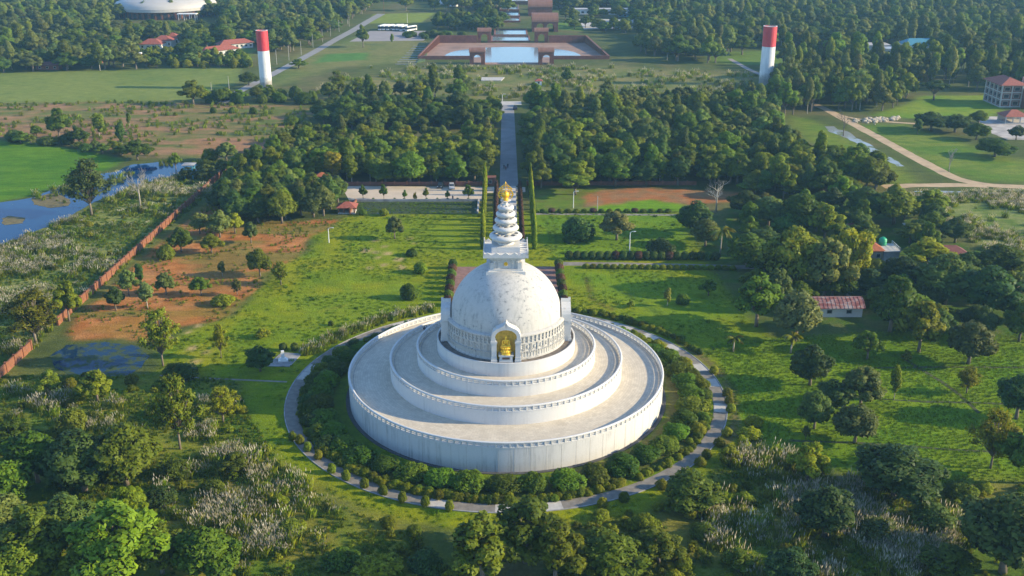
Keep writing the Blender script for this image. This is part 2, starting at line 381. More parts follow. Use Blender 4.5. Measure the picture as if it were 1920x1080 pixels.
def ribbon(name, C, w, z, mat, rag=0.0, seed=5, curb=None):
    """a road of width w (or widths) along the centre line C"""
    C = [np.array(c, float) for c in C]; D = []
    for i in range(len(C) - 1):
        k = max(1, int(np.hypot(*(C[i + 1] - C[i])) / 3.0))
        for q in range(k): D.append(C[i] + (C[i + 1] - C[i]) * q / k)
    D.append(C[-1]); D = np.array(D)
    for _ in range(3): D[1:-1] = (D[:-2] + 2 * D[1:-1] + D[2:]) / 4
    vs = []; n = len(D)
    for i in range(n):
        t = D[min(i + 1, n - 1)] - D[max(i - 1, 0)]; t = t / np.hypot(*t); nr = np.array([-t[1], t[0]])
        ww = w if not hasattr(w, '__len__') else w[0] + (w[1] - w[0]) * i / (n - 1)
        j1 = (vnoise(np.array([D[i][0]]), np.array([D[i][1]]), 4, seed, 3)[0] - 0.5) * rag; j2 = (vnoise(np.array([D[i][0]]), np.array([D[i][1]]), 4, seed + 9, 3)[0] - 0.5) * rag
        a = D[i] + nr * (ww / 2 + j1); b = D[i] - nr * (ww / 2 + j2); vs += [(a[0], a[1], z), (b[0], b[1], z)]
    me = bpy.data.meshes.new(name); me.from_pydata(vs, [], [(2 * i + 1, 2 * i + 3, 2 * i + 2, 2 * i) for i in range(n - 1)]); me.materials.append(mat); me.update()
    o = obj(name, me); o['kind'] = 'structure'; return o

# ------------------------------------------------------------------ the ground
PZ_RIVER = WP((-260, 400), (-40, 372), (0, 380), (60, 370), (105, 352), (140, 346), (185, 325), (215, 322), (250, 308), (300, 303), (405, 310), (405, 322), (325, 330), (300, 336), (262, 345), (230, 360), (195, 372), (90, 425), (0, 460), (-200, 520))
PZ_ALGAE = WP((-300, 250), (60, 266), (180, 285), (238, 300), (205, 318), (110, 348), (60, 368), (0, 378), (-260, 398))
PZ_MEADOW = WP((-260, 560), (0, 462), (90, 428), (200, 377), (265, 347), (330, 334), (440, 318), (405, 360), (380, 374), (126, 598), (50, 664), (0, 698), (-200, 720))
PZ_PLOT = WP((128, 625), (135, 600), (390, 380), (425, 398), (480, 412), (560, 417), (640, 410), (618, 430), (580, 440), (572, 470), (500, 512), (488, 532), (432, 590), (400, 603), (335, 617), (290, 640), (230, 630), (140, 636))
PZ_POND = WP((88, 668), (125, 645), (190, 640), (250, 650), (283, 668), (270, 690), (240, 704), (150, 707), (100, 692))
PZ_LAWN = WP((300, 700), (300, 640), (345, 618), (405, 602), (440, 588), (495, 530), (505, 512), (575, 472), (585, 440), (640, 408), (660, 402), (905, 396), (1270, 396), (1300, 440), (1335, 500), (1400, 590), (1460, 640), (1400, 760), (1370, 880), (1180, 975), (960, 1010), (760, 975), (620, 930), (520, 880), (470, 800), (440, 716))
PZ_RICE = WP((1340, 648), (1380, 640), (1500, 630), (1630, 622), (1920, 625), (2200, 640), (2200, 905), (1925, 903), (1700, 912), (1560, 880), (1480, 850), (1430, 830), (1378, 790), (1376, 740), (1350, 690))
PZ_KANS_R = WP((1690, 366), (1760, 362), (1930, 362), (2200, 370), (2300, 560), (1930, 540), (1850, 480), (1790, 430), (1730, 395))
PZ_DRY = WP((-300, 192), (-20, 194), (300, 190), (560, 200), (582, 212), (560, 240), (500, 280), (400, 298), (240, 290), (60, 262), (-20, 258), (-300, 240))
PZ_FIELD = WP((-300, 140), (0, 136), (250, 131), (455, 124), (440, 160), (350, 188), (200, 192), (-20, 193), (-300, 190))
PZ_WILD_L = WP((-200, 705), (60, 705), (300, 705), (440, 715), (480, 800), (530, 880), (640, 950), (780, 1000), (880, 1100), (880, 1190), (-300, 1200))
PZ_WILD_R = WP((1060, 985), (1200, 975), (1350, 880), (1430, 835), (1480, 852), (1560, 884), (1700, 915), (1920, 905), (2200, 905), (2200, 1200), (960, 1200))
def build_ground():
    def axis(segs):
        out = []
        for a, b, s0, s1 in segs:
            p = a
            while p < b:
                out.append(p); t = (p - a) / (b - a); p += s0 + (s1 - s0) * t
        return np.array(out + [segs[-1][1]])
    xr = axis([(0, 110, .85, 1.0), (110, 480, 1.3, 5), (480, 3600, 12, 600)])
    xs = np.concatenate([-xr[::-1][:-1], xr])
    ys = axis([(-420, -75, 60, 3), (-75, 190, 1.0, 1.2), (190, 460, 1.3, 2.2), (460, 900, 2.4, 6), (900, 5600, 14, 900)])
    X, Y = np.meshgrid(xs, ys); x, y = X.ravel(), Y.ravel(); n = len(x)
    n1 = vnoise(x, y, 9, 1, 5); n2 = vnoise(x, y, 30, 21, 4); n3 = vnoise(x, y, 2.6, 41, 3); n4 = vnoise(x * 0.35, y, 5, 61, 4)
    col = np.empty((n, 3)); A = np.array
    g0, g1, g2 = A((.060, .085, .018)), A((.095, .115, .028)), A((.150, .125, .055))
    col[:] = g0 + (g1 - g0) * np.clip(n1 * 1.6 - .3, 0, 1)[:, None]
    t = np.clip((n2 - .52) * 6, 0, 1)[:, None] * .55; col = col * (1 - t) + g2 * t
    def paint(P, c, soft=1.5, rag=3.0, alpha=1.0, c2=None, nz=None, freq=7, seed=2):
        nonlocal col
        P = A(P); lo, hi = P.min(0) - rag - soft - 2, P.max(0) + rag + soft + 2
        k = np.where((x > lo[0]) & (x < hi[0]) & (y > lo[1]) & (y < hi[1]))[0]
        d = poly_sd(x[k], y[k], P) + (vnoise(x[k], y[k], freq, seed, 4) - .5) * 2 * rag
        w = (1 / (1 + np.exp(np.clip(d / max(soft, .05) * 2.2, -30, 30))) * alpha)[:, None]
        cc = A(c)[None, :] * np.ones((len(k), 1))
        if c2 is not None: 
            q = np.clip(((n1 if nz is None else nz)[k] - .35) * 3.3, 0, 1)[:, None]; cc = cc * (1 - q) + A(c2) * q
        col[k] = col[k] * (1 - w) + cc * w
    LG, LG2 = (.140, .205, .003), (.215, .235, .004)
    paint(PZ_MEADOW, (.115, .170, .025), 2, 3, 1, (.230, .240, .070), n3)
    paint(PZ_KANS_R, (.105, .165, .025), 3, 4, 1, (.210, .235, .070), n3)
    paint(PZ_ALGAE, (.055, .150, .004), 1.2, 2.5, 1, (.095, .200, .008), n4)
    paint(PZ_FIELD, (.130, .185, .035), 2, 2, 1, (.175, .215, .045), n2)
    paint(PZ_DRY, (.115, .145, .030), 3, 4, 1, (.290, .170, .085), n4)
    paint(WP((0, 235), (240, 225), (300, 262), (120, 262), (0, 258)), (.30, .165, .085), 3, 7, .7)
    paint(WP((300, 255), (420, 262), (540, 268), (520, 290), (380, 285)), (.33, .165, .085), 3, 7, .75)
    paint(WP((600, 160), (780, 125), (1150, 125), (1420, 140), (1420, 175), (980, 185), (930, 190), (600, 178)), (.125, .155, .035), 5, 8, .9, (.215, .190, .070), n1)
    paint(WP((560, 100), (700, 60), (790, 78), (780, 115), (640, 125), (520, 160), (500, 165)), (.120, .160, .035), 4, 6, .9, (.180, .180, .055), n2)
    paint(WP((610, 102), (690, 98), (690, 112), (590, 118)), (.070, .185, .030), 2, 2, .9)
    paint(WP((700, 26), (815, 24), (790, 42), (690, 44)), (.180, .230, .030), 1, 1, 1)
    paint(WP((255, 103), (470, 112), (480, 60), (255, 65)), (.105, .180, .020), 3, 5, .9)
    paint(WP((1320, 96), (1480, 96), (1480, 125), (1330, 118)), (.115, .190, .022), 3, 5, .9)
    paint(WP((1030, 42), (1085, 44), (1095, 58), (1045, 56)), (.110, .200, .020), 2, 2, .9)
    paint(WP((1640, 216), (1710, 190), (1722, 180), (1875, 178), (1900, 190), (1880, 205), (1860, 222), (1700, 222)), (.125, .225, .012), 2, 2, 1, (.175, .245, .018), n1)
    paint(WP((1480, 215), (1560, 240), (1700, 318), (1720, 345), (1660, 348), (1640, 300), (1500, 260)), (.105, .175, .012), 3, 4, 1, (.155, .200, .02), n1)
    paint(WP((1600, 232), (1700, 232), (1900, 300), (2100, 300), (2100, 345), (1840, 340), (1760, 320)), (.085, .165, .012), 3, 4, 1, (.150, .200, .025), n4)
    paint(WP((1000, 356), (1100, 352), (1290, 384), (1290, 400), (1000, 402)), (.110, .180, .015), 1, 2, 1, (.13, .16, .03), n3)
    paint(WP((1110, 376), (1270, 374), (1290, 397), (1120, 398)), (.125, .250, .008), 1, 2, 1)
    paint(WP((1095, 360), (1200, 352), (1420, 362), (1410, 376), (1290, 384), (1220, 373), (1160, 381), (1095, 388)), (.33, .130, .045), 1, 2.5, 1, (.26, .15, .07), n3)
    paint(PZ_LAWN, LG, 1.2, 2.2, 1, LG2, n1)
    # wetter, darker green and straw-coloured lawn patches
    paint(WP((1010, 400), (1270, 400), (1290, 480), (1030, 485)), (.080, .205, .008), 2, 4, .6)
    paint(WP((660, 410), (900, 400), (890, 480), (640, 500)), (.165, .225, .003), 3, 5, .7)
    paint(WP((560, 560), (760, 520), (820, 560), (640, 610), (560, 640)), (.150, .225, .010), 3, 6, .7)
    paint(PZ_PLOT, (.340, .125, .030), .8, 2.2, 1, (.42, .19, .065), n3)
    gq = A((.15, .16, .03)); kk = np.where(poly_sd(x, y, np.array(PZ_PLOT)) < 1)[0]; ww = np.clip((n4[kk] - .50) * 7, 0, .75)[:, None]; col[kk] = col[kk] * (1 - ww) + gq * ww
    paint(WP((380, 560), (440, 520), (500, 480), (430, 470), (360, 500)), (.20, .125, .03), 2, 5, .7)
    paint(WP((150, 618), (380, 575), (420, 590), (250, 628)), (.30, .16, .03), 2, 4, .8)
    for px, py, r in ((727, 475, .9), (704, 451, .9), (722, 462, .5), (749, 487, .8), (705, 473, .5), (719, 497, .8), (751, 499, .6), (753, 503, .9), (769, 447, .6), (693, 502, .7), (372, 611, .7), (353, 623, .7), (321, 634, .7), (360, 653, .9), (388, 660, .7), (365, 679, .9), (686, 470, 1.0), (778, 456, .5), (709, 483, .5), (745, 486, .6)):
        a, b = W(px, py); paint([(a - r, b - r * 1.3), (a + r, b - r * 1.3), (a + r, b + r * 1.3), (a - r, b + r * 1.3)], (.42, .30, .15), .5, .5, .95)
    paint(PZ_RICE, (.100, .195, .004), .8, 1.0, 1, (.145, .225, .006), n1)
    paint(WP((1050, 500), (1130, 510), (1340, 530), (1400, 590), (1300, 620), (1230, 600), (1100, 560)), (.120, .225, .008), 3, 4, .6)
    paint(PZ_WILD_L, (.085, .150, .010), 2, 3, 1, (.220, .215, .028), n1)
    paint(WP((300, 900), (430, 850), (560, 900), (640, 980), (560, 1040), (420, 1060), (330, 1000)), (.205, .165, .030), 3, 6, .6)
    paint(PZ_WILD_R, (.075, .135, .012), 2, 3, 1, (.170, .170, .030), n1)
    paint(WP((1420, 360), (1640, 360), (1840, 470), (1920, 560), (2200, 640), (1640, 622), (1500, 630), (1400, 590), (1330, 500), (1300, 420)), (.055, .120, .010), 2, 4, 1, (.10, .12, .03), n3)
    def track(pts, w, c, al):
        Q = WP(*pts); L = [(a - w, b) for a, b in Q] + [(a + w, b + .4) for a, b in Q[::-1]]; paint(L, c, .35, .5, al, None, None, 2)
    for pts, w, c, al in ((((1100, 520), (1106, 545), (1110, 562), (1135, 575), (1152, 582)), .5, (.09, .07, .02), .8), (((1160, 545), (1190, 560), (1222, 580), (1245, 594)), .8, (.07, .13, .01), .7),
                          (((1018, 408), (1030, 425), (1033, 470)), .35, (.05, .09, .01), .7), (((1034, 408), (1042, 425), (1042, 470)), .35, (.05, .09, .01), .7),
                          (((668, 455), (666, 490), (655, 530), (645, 560)), .7, (.20, .28, .01), .7), (((500, 560), (560, 590), (640, 575)), .6, (.22, .27, .01), .6),
                          (((560, 500), (600, 530), (660, 545)), .7, (.09, .17, .005), .6), (((640, 470), (700, 480), (820, 482)), .5, (.10, .18, .005), .5),
                          (((640, 520), (720, 532), (770, 530)), .6, (.20, .26, .01), .6), (((420, 640), (480, 650), (560, 640), (600, 620)), .8, (.10, .19, .006), .6),
                          (((1130, 430), (1200, 440), (1260, 436)), .6, (.17, .24, .01), .6), (((600, 585), (650, 572), (720, 560)), .8, (.24, .24, .02), .6)): track(pts, w, c, al)
    # worn ground: the ring between the wall and the shrubs, the path verges, the moat round the paddy
    r = np.hypot(x, y); nn = (n3 - .5) * 2
    def ring(ra, rb, c, al, k=None):
        nonlocal col
        w = np.clip((r - ra + nn) / .8, 0, 1) * np.clip((rb - r + nn) / .8, 0, 1) * al
        if k is not None: w = w * k
        col = col * (1 - w[:, None]) + A(c) * w[:, None]
    ring(29.7, 38.8, (.085, .150, .012), .9); ring(30.3, 33.2, (.20, .165, .055), .75, (np.cos(np.arctan2(y, x) + .35) > .55) * 1.0)
    ring(32.5, 38.0, (.10, .085, .035), .55)
    ring(41.9, 44.2, (.13, .10, .05), .8, (np.cos(np.arctan2(y, x) - .02) > .86) * 1.0)
    me = bpy.data.meshes.new('ground'); nx, ny = len(xs), len(ys)
    me.vertices.add(n); z = np.zeros(n)
    me.vertices.foreach_set('co', np.stack([x, y, z], 1).ravel())
    ii, jj = np.meshgrid(np.arange(nx - 1), np.arange(ny - 1)); a = (jj * nx + ii).ravel()
    F = np.stack([a, a + 1, a + 1 + nx, a + nx], 1); nf = len(F)
    me.loops.add(nf * 4); me.polygons.add(nf); me.loops.foreach_set('vertex_index', F.ravel().astype(np.int32))
    me.polygons.foreach_set('loop_start', np.arange(0, nf * 4, 4, dtype=np.int32)); me.polygons.foreach_set('loop_total', np.full(nf, 4, np.int32))
    at = me.color_attributes.new('land', 'FLOAT_COLOR', 'POINT'); at.data.foreach_set('color', np.concatenate([col, np.ones((n, 1))], 1).ravel())
    me.update(); me.validate()
    m, nt, b = newmat('land'); vc = N(nt, 'ShaderNodeAttribute'); vc.attribute_name = 'land'
    v = coords(nt); a1 = noise(nt, v, 0.22, 6, 0.7); a2 = noise(nt, v, 1.7, 6, 0.75); a3 = noise(nt, coords(nt, (0.25, 1, 1)), 0.6, 5, 0.7)
    r1 = ramp(nt, a1, [(0.3, (0.78, 0.84, 0.8)), (0.7, (1.22, 1.14, 1.15))]); r2 = ramp(nt, a2, [(0.28, 0.68), (0.5, 0.98), (0.72, 1.24)]); r3 = ramp(nt, a3, [(0.35, 0.82), (0.65, 1.12)])
    c = mix(nt, 1.0, vc.outputs['Color'], r1, 'MULTIPLY'); c = mix(nt, 1.0, c, r2, 'MULTIPLY'); c = mix(nt, 1.0, c, r3, 'MULTIPLY')
    nt.links.new(c, b.inputs['Base Color']); b.inputs['Roughness'].default_value = 0.95; b.inputs['Specular IOR Level'].default_value = 0.1
    bump(nt, b, a2, 0.9, 0.22)
    me.materials.append(m)
    o = obj('ground', me); o['kind'] = 'structure'
build_ground()

# water
sheet('river_water', PZ_RIVER, 0.02, M_RIVER, rag=1.3)
sheet('small_pond_water', PZ_POND, 0.02, M_POND, rag=1.5)
for i, P in enumerate([WP((60, 372), (100, 362), (130, 374), (128, 386), (95, 390), (62, 384)), WP((0, 410), (18, 404), (46, 409), (44, 419), (10, 422)), WP((210, 336), (222, 334), (224, 342), (212, 343))]):
    sheet('mud_bank', P, 0.05, simple('mud_bank_soil', (.13, .105, .04), .95, .5, .8), rag=1.0, step=1.2, seed=i)
sheet('lotus_pond_water', WP((663, 379), (893, 379), (897, 401), (650, 401)), 0.03, M_LOTUS)
M_NULL = None
ribbon('channel_water', WP((1553, 237), (1570, 246), (1590, 256), (1612, 266), (1640, 283), (1668, 300), (1690, 312)), [5.5, 2.5], 0.02, M_CHANNEL, rag=4.5)
ribbon('channel_water', WP((1716, 360), (1800, 360), (1930, 361), (2100, 362)), 2.2, 0.02, M_CHANNEL, rag=1.2)
# roads and paths
ribbon('dirt_road', WP((1450, 160), (1500, 185), (1545, 203), (1570, 216), (1600, 233), (1640, 254), (1700, 287), (1745, 311), (1790, 335), (1840, 347), (1930, 351), (2150, 353)), [3.6, 5.0], 0.012, M_DIRT, rag=0.9)
ribbon('dirt_track', WP((1655, 350), (1740, 347), (1820, 347), (1850, 349)), 4.4, 0.008, M_DIRT, rag=1.4)
ribbon('dirt_track', WP((1562, 212), (1600, 223), (1660, 228), (1715, 232), (1860, 236)), 2.2, 0.008, M_DIRT, rag=1.0)
ribbon('dirt_track', WP((1368, 110), (1385, 120), (1410, 133), (1432, 142)), 3.0, 0.008, M_GREYPAVE, rag=0.8)
ribbon('side_road', WP((415, 195), (440, 176), (470, 160), (500, 145), (540, 124), (590, 97), (630, 74), (660, 58), (690, 40), (715, 26)), [4.5, 6.5], 0.012, M_ROAD, rag=0.4)
sheet('boulevard_road', [(-1.9, 148), (4.1, 148), (3.7, 291), (-1.7, 291)], 0.012, M_ROAD)
sheet('boulevard_road', WP((930, 190), (977, 190), (978, 196.5), (930, 197)), 0.016, M_CONC)
sheet('plaza', WP((640, 349), (938, 350.5), (985, 351), (985, 360), (905, 362), (905, 376), (655, 376.5)), 0.016, M_PLAZA)
sheet('brick_plaza', [(-12.4, 30), (12.4, 30), (12.6, 70.6), (-12.6, 70.6)], 0.012, M_PAVEBRICK)
ribbon('cross_path', [(12.6, 72.8), (30, 72.2), (53, 70.4), (66, 69.5)], 2.8, 0.016, M_PATH)
ribbon('cross_path', WP((1000, 401), (1120, 402), (1270, 403)), 1.6, 0.008, M_PATH)
ribbon('narrow_path', WP((300, 704), (400, 710), (470, 713), (538, 716)), 0.6, 0.012, M_PATH)
ribbon('narrow_path', WP((560, 658), (600, 657)), 1.4, 0.012, M_PATH)
sheet('central_walk', [(-1.6, 72), (3.2, 72), (3.4, 147.5), (-1.6, 147.5)], 0.020, M_CONC)
sheet('parking_ground', WP((694, 58), (805, 58), (795, 76), (655, 78)), 0.012, M_GREYPAVE)
sheet('paved_yard', WP((1835, 218), (1990, 218), (2000, 262), (1890, 262), (1840, 240)), 0.012, simple('stained_yard', (.36, .33, .31), .9, .5, .25), rag=1.0)
sheet('paved_yard', WP((1085, 36), (1200, 36), (1210, 52), (1095, 55)), 0.012, M_CONC)

# circular path round the monument
PATH_IN, PATH_OUT = 39.1, 41.5
def circular_path():
    mb = MB(); mb.lathe([(PATH_IN, 0.0), (PATH_IN, 0.05), (PATH_OUT, 0.05), (PATH_OUT, 0.0)], 220)
    o = tag(mb.build('circular_path', M_PATH), kind='structure')
    k = MB(); k.lathe([(PATH_OUT, 0.0), (PATH_OUT, 0.13), (PATH_OUT + .18, 0.13), (PATH_OUT + .18, 0.0)], 220)
    tag(k.build('path_kerb', M_CONCD, o), kind='structure')
    me = None; n = 72
    for i in range(n):
        a = 2 * math.pi * i / n
        if me is None:
            mb = MB(); w = (PATH_IN + PATH_OUT) / 2 * 2 * math.pi / n - .07
            mb.box(PATH_IN + .06, PATH_OUT - .06, -w / 2, w / 2, 0.05, 0.062); me = mb.mesh('path_slab', M_PATH); me2 = mb.mesh('path_slab_pale', M_CONC)
        s = obj('path_slab', me2 if rnd.random() < .16 else me, o); s.rotation_euler = (0, 0, a)
circular_path()

# ------------------------------------------------------------------ the peace pagoda
def build_pagoda():
    P = thing('peace_pagoda', 'great white domed pagoda with ringed spire on three round terraces', 'pagoda', (0, 0, 0))
    R1, R2, R3, RP = 29.6, 21.8, 16.72, 12.9; Z1, Z2, Z3, ZP = 4.59, 7.3, 9.36, 11.7
    MB().lathe([(R1 - .02, 0), (R1 - .02, 4.46)], 200).build('terrace_wall', M_WALL, P, True)
    jm = MB().box(R1 - .03, R1 - .008, -.03, .03, .05, 4.44).mesh('wall_joint', M_CONC)
    for i in range(70): obj('wall_joint', jm, P).rotation_euler = (0, 0, 2 * math.pi * i / 70)
    MB().lathe([(R2 - .02, Z1), (R2 - .02, 7.02)], 160).build('terrace_wall', M_WHITE, P, True)
    MB().lathe([(R3 - .02, Z2), (R3 - .02, 9.32)], 140).build('terrace_wall', M_WHITE, P, True)
    MB().lathe([(RP, Z3), (RP, 11.9)], 120).build('plinth_wall', M_WHITE, P, True)
    edge_smooth(MB().lathe([(RP, 11.9), (RP - .02, 11.96), (RP - .26, 11.96), (RP - .26, ZP)], 120).build('plinth_rim', M_WHITE, P))
    MB().lathe([(R1 + .75, 0.0), (R1 + .75, 0.12), (R1 + .55, 0.12), (R1 + .5, 0.03), (R1 - .02, 0.03)], 160).build('wall_gutter', M_GUTTER, P)
    MB().lathe([(R2 - .03, Z1), (R1 - .32, Z1)], 160).build('terrace_deck', M_DECK, P)
    MB().lathe([(R3 - .03, Z2), (R2 - .32, Z2)], 160).build('terrace_deck', M_DECK, P)
    MB().lathe([(RP - .01, Z3), (R3 - .32, Z3)], 160).build('terrace_deck', M_DECK, P)
    MB().lathe([(9.0, ZP), (RP - .25, ZP)], 120).build('plinth_floor', M_PLINTHFLOOR, P)
    # a step of kerb stones along the foot of each inner wall and drain line on the decks
    for r, z in ((R1 - .95, Z1), (R2 - .9, Z2), (R3 - .85, Z3)):
        MB().lathe([(r, z + .004), (r + .10, z + .004)], 160).build('deck_drain', M_CONCD, P)
    total = 0
    for R, zb, N0 in ((R1, 4.46, 160), (R2, 7.02, 118), (R3, 9.32, 90)):
        zt = zb + 1.18; n = 180
        edge_smooth(MB().lathe([(R - .32, zb - .3), (R - .32, zb + .30), (R - .02, zb + .30), (R + .03, zb + .27), (R + .03, zb), (R - .02, zb - .02)], n).build('parapet_base', M_WHITE, P))
        edge_smooth(MB().lathe([(R - .29, zb + .46), (R - .29, zb + .61), (R - .06, zb + .61), (R - .06, zb + .46)], n, closed=True).build('parapet_rail', M_WHITE, P))
        edge_smooth(MB().lathe([(R - .30, zt - .42), (R - .31, zt - .22), (R - .36, zt - .22), (R - .37, zt - .12), (R - .30, zt - .03), (R - .17, zt), (R - .03, zt - .03), (R + .06, zt - .12), (R + .05, zt - .22), (R - .04, zt - .22), (R - .05, zt - .42)], n, closed=True).build('parapet_coping', M_WHITE, P), 60)
        pm = MB(); pm.box(R - .31, R + .01, -.13, .13, zb + .15, zt - .25); pm.box(R - .02, R + .045, -.07, .07, zb + .16, zt - .26)
        if total + N0 <= 300:
            me = pm.mesh('parapet_post', M_WHITE)
            for i in range(N0):
                o = obj('parapet_post', me, P); o.rotation_euler = (0, 0, 2 * math.pi * (i + .5) / N0)
            total += N0
        else:
            mb = MB()
            for i in range(N0):
                a = 2 * math.pi * (i + .5) / N0; c, s = math.cos(a), math.sin(a); mb.add([(c * x - s * y, s * x + c * y, z) for x, y, z in pm.v], pm.f)
            tag(mb.build('parapet_posts', M_WHITE, P), kind='stuff')
    # drum with carved bands
    for q in range(4): edge_smooth(MB().lathe([(11.15, ZP), (11.15, 12.0), (10.98, 12.1), (10.98, 13.0), (11.1, 13.08), (11.1, 13.2), (10.88, 13.22), (10.88, 14.55), (11.02, 14.6), (11.02, 14.78), (10.78, 14.8), (10.78, 15.95), (11.0, 16.0), (11.0, 16.25), (10.75, 16.42), (10.3, 16.5)], 44, a0=math.radians(q * 90 + 10.3), a1=math.radians(q * 90 + 79.7)).build('drum', M_DOME, P), 35)
    edge_smooth(MB().lathe([(10.3 * math.cos(t) if t < math.pi / 2 - .01 else 0.01, 16.0 + 10.3 * math.sin(t)) for t in np.linspace(.045, math.pi / 2, 40)], 120).build('dome', M_DOME, P), 80)
    m = MB().box(10.7, 10.98, -.15, .15, 14.8, 15.96).box(10.74, 10.92, .15, .80, 15.25, 15.38); me = m.mesh('frieze_bay', M_DOME)
    near = lambda i, n: min((i * 360 / n) % 90, 90 - (i * 360 / n) % 90) < 11.5
    for i in range(84):
        if near(i, 84): continue
        o = obj('frieze_bay', me, P); o.rotation_euler = (0, 0, 2 * math.pi * i / 84)
    # carved panels of the second band: frame, and a different low relief in each of four patterns
    pats = []
    for k in range(4):
        m = MB().box(10.86, 11.02, -.62, -.50, 13.24, 14.56).box(10.86, 11.02, .50, .62, 13.24, 14.56)
        rr = random.Random(k)
        m.ball((10.93, 0, 13.85), (.12, .20, .32), 8, 6); m.ball((10.95, 0, 14.22), (.10, .12, .12), 8, 6)
        for q in range(4):
            yy = rr.uniform(-.4, .4); m.ball((10.9, yy, 13.45 + q * .25), (.10, .10 + rr.random() * .1, .12), 6, 5)
        pats.append(m.mesh('relief_panel', M_DOME))
    for i in range(52):
        if near(i, 52): continue
        o = obj('relief_panel', pats[i % 4], P); o.rotation_euler = (0, 0, 2 * math.pi * i / 52)
    mb = MB()
    for i in range(150):
        if near(i, 150): continue
        a = 2 * math.pi * i / 150; mb.boxr(11.06 * math.cos(a), 11.06 * math.sin(a), 13.0, .34, .20, .2, a)
    for i in range(120):
        if near(i, 120): continue
        a = 2 * math.pi * i / 120; mb.boxr(11.0 * math.cos(a), 11.0 * math.sin(a), 12.08, .12, .16, .84, a)
    tag(mb.build('drum_mouldings', M_DOME, P), kind='stuff')
    # harmika: the square tower on the dome
    h = MB(); h.box(-3.55, 3.55, -3.55, 3.55, 24.4, 25.65); h.build('tower_base', M_WHITE, P)
    h = MB(); h.box(-3.08, 3.08, -3.08, 3.08, 25.65, 26.0)
    for a in range(4):
        c, s = math.cos(a * math.pi / 2), math.sin(a * math.pi / 2)
        for k in (-2.45, 2.45):
            x, y = -2.72, k; h.boxr(c * x - s * y, s * x + c * y, 26.0, .5, .62, 1.25, a * math.pi / 2)
    h.build('tower_step', M_WHITE, P)
    h = MB(); h.box(-2.5, 2.5, -2.5, 2.5, 26.0, 27.7); h.build('tower_body', M_WHITE, P)
    m = MB().box(-.2, .2, -2.66, -2.5, 26.12, 27.55).box(-.27, .27, -2.68, -2.5, 26.0, 26.16).box(-.27, .27, -2.68, -2.5, 27.48, 27.62); me = m.mesh('tower_pilaster', M_WHITE)
    for a in range(4):
        for k in (-2.05, -1.25, 1.25, 2.05):
            o = obj('tower_pilaster', me, P); o.rotation_euler = (0, 0, a * math.pi / 2); o.location = (math.cos(a * math.pi / 2) * k, math.sin(a * math.pi / 2) * k, 0)
        o = MB().box(-.42, .42, -2.62, -2.5, 26.12, 27.55).build('tower_panel', M_WHITE, P); o.rotation_euler = (0, 0, a * math.pi / 2)
        g = MB(); g.tube([(0, -2.75, 26.9), (0, -2.61, 26.9)], .36, 14); o = g.build('gold_medallion', M_GOLD, P); o.rotation_euler = (0, 0, a * math.pi / 2)
    h = MB()
    for i, (w, z0, z1) in enumerate(((2.8, 27.7, 27.95), (3.15, 27.95, 28.2), (3.5, 28.2, 28.45), (4.05, 28.45, 28.95))): h.box(-w, w, -w, w, z0, z1)
    h.build('tower_cornice', M_WHITE, P)
    t = MB()
    for k in range(5): 
        x = -3.24 + k * 1.62; t.extrude([(x - .74, 28.95), (x + .74, 28.95), (x, 29.5)], lambda a, b: (a, -4.05, b), lambda a, b: (a, -3.87, b))
    t.extrude([(-4.05, 28.95), (-3.6, 28.95), (-4.05, 29.75)], lambda a, b: (a, -4.05, b), lambda a, b: (a, -3.87, b))
    t.extrude([(4.05, 28.95), (4.05, 29.75), (3.6, 28.95)], lambda a, b: (a, -4.05, b), lambda a, b: (a, -3.87, b))
    me = t.mesh('tower_merlons', M_WHITE)
    for a in range(4):
        o = obj('tower_merlons', me, P); o.rotation_euler = (0, 0, a * math.pi / 2)
    st = MB()
    for k in range(6): st.box(2.55, 3.9, -3.4 + k * 1.2, -3.4 + k * 1.2 + .5, 28.95, 29.12)
    st.build('tower_ledge_slats', M_WHITE, P)
    MB().box(-2.55, 2.55, -2.55, 2.55, 28.95, 30.0).build('tower_top', M_WHITE, P)
    # spire
    prof = [(1.5, 30.0), (1.45, 30.25), (1.1, 30.5), (.85, 31), (.7, 33), (.55, 35), (.42, 37), (.32, 37.7)]
    edge_smooth(MB().lathe(prof, 24).build('spire_stem', M_WHITE, P))
    for R, z in ((3.0, 31.35), (2.36, 32.95), (2.02, 34.35), (1.76, 35.52), (1.49, 36.72)):
        k = R / 3.0; hz = .62 + .38 * k
        u = MB()
        outer = [(.35 * R, -.55 * hz), (.62 * R, -.62 * hz), (.86 * R, -.50 * hz), (.975 * R, -.24 * hz), (R, .0 * hz), (.97 * R, .22 * hz), (.90 * R, .38 * hz), (.80 * R, .47 * hz), (.74 * R, .49 * hz), (.74 * R, .30 * hz), (.84 * R, .12 * hz), (.84 * R, -.25 * hz), (.5 * R, -.42 * hz), (.3 * R, -.42 * hz)]
        u.lathe([(r, z + q) for r, q in outer], 56)
        o = edge_smooth(u.build('spire_ring', M_WHITE, P), 55)
        sp = MB(); nn = 8; top = lambda r: z + hz * (.60 - .11 * (r / (.74 * R)) ** 2)
        for i in range(nn):
            a = 2 * math.pi * (i + .5) / nn; c, s = math.cos(a), math.sin(a); pts = [(.36, .17), (.42, .10), (.50, .065), (.58, .06), (.66, .10), (.72, .19), (.75, .29)]
            for k2 in range(6):
                (r0, w0), (r1, w1) = pts[k2], pts[k2 + 1]; q = [(r0 * R, w0 * R), (r1 * R, w1 * R), (r1 * R, -w1 * R), (r0 * R, -w0 * R)]
                sp.extrude(q, lambda r, w: (c * r - s * w, s * r + c * w, top(r)), lambda r, w: (c * r - s * w, s * r + c * w, top(r) - .16 * hz))
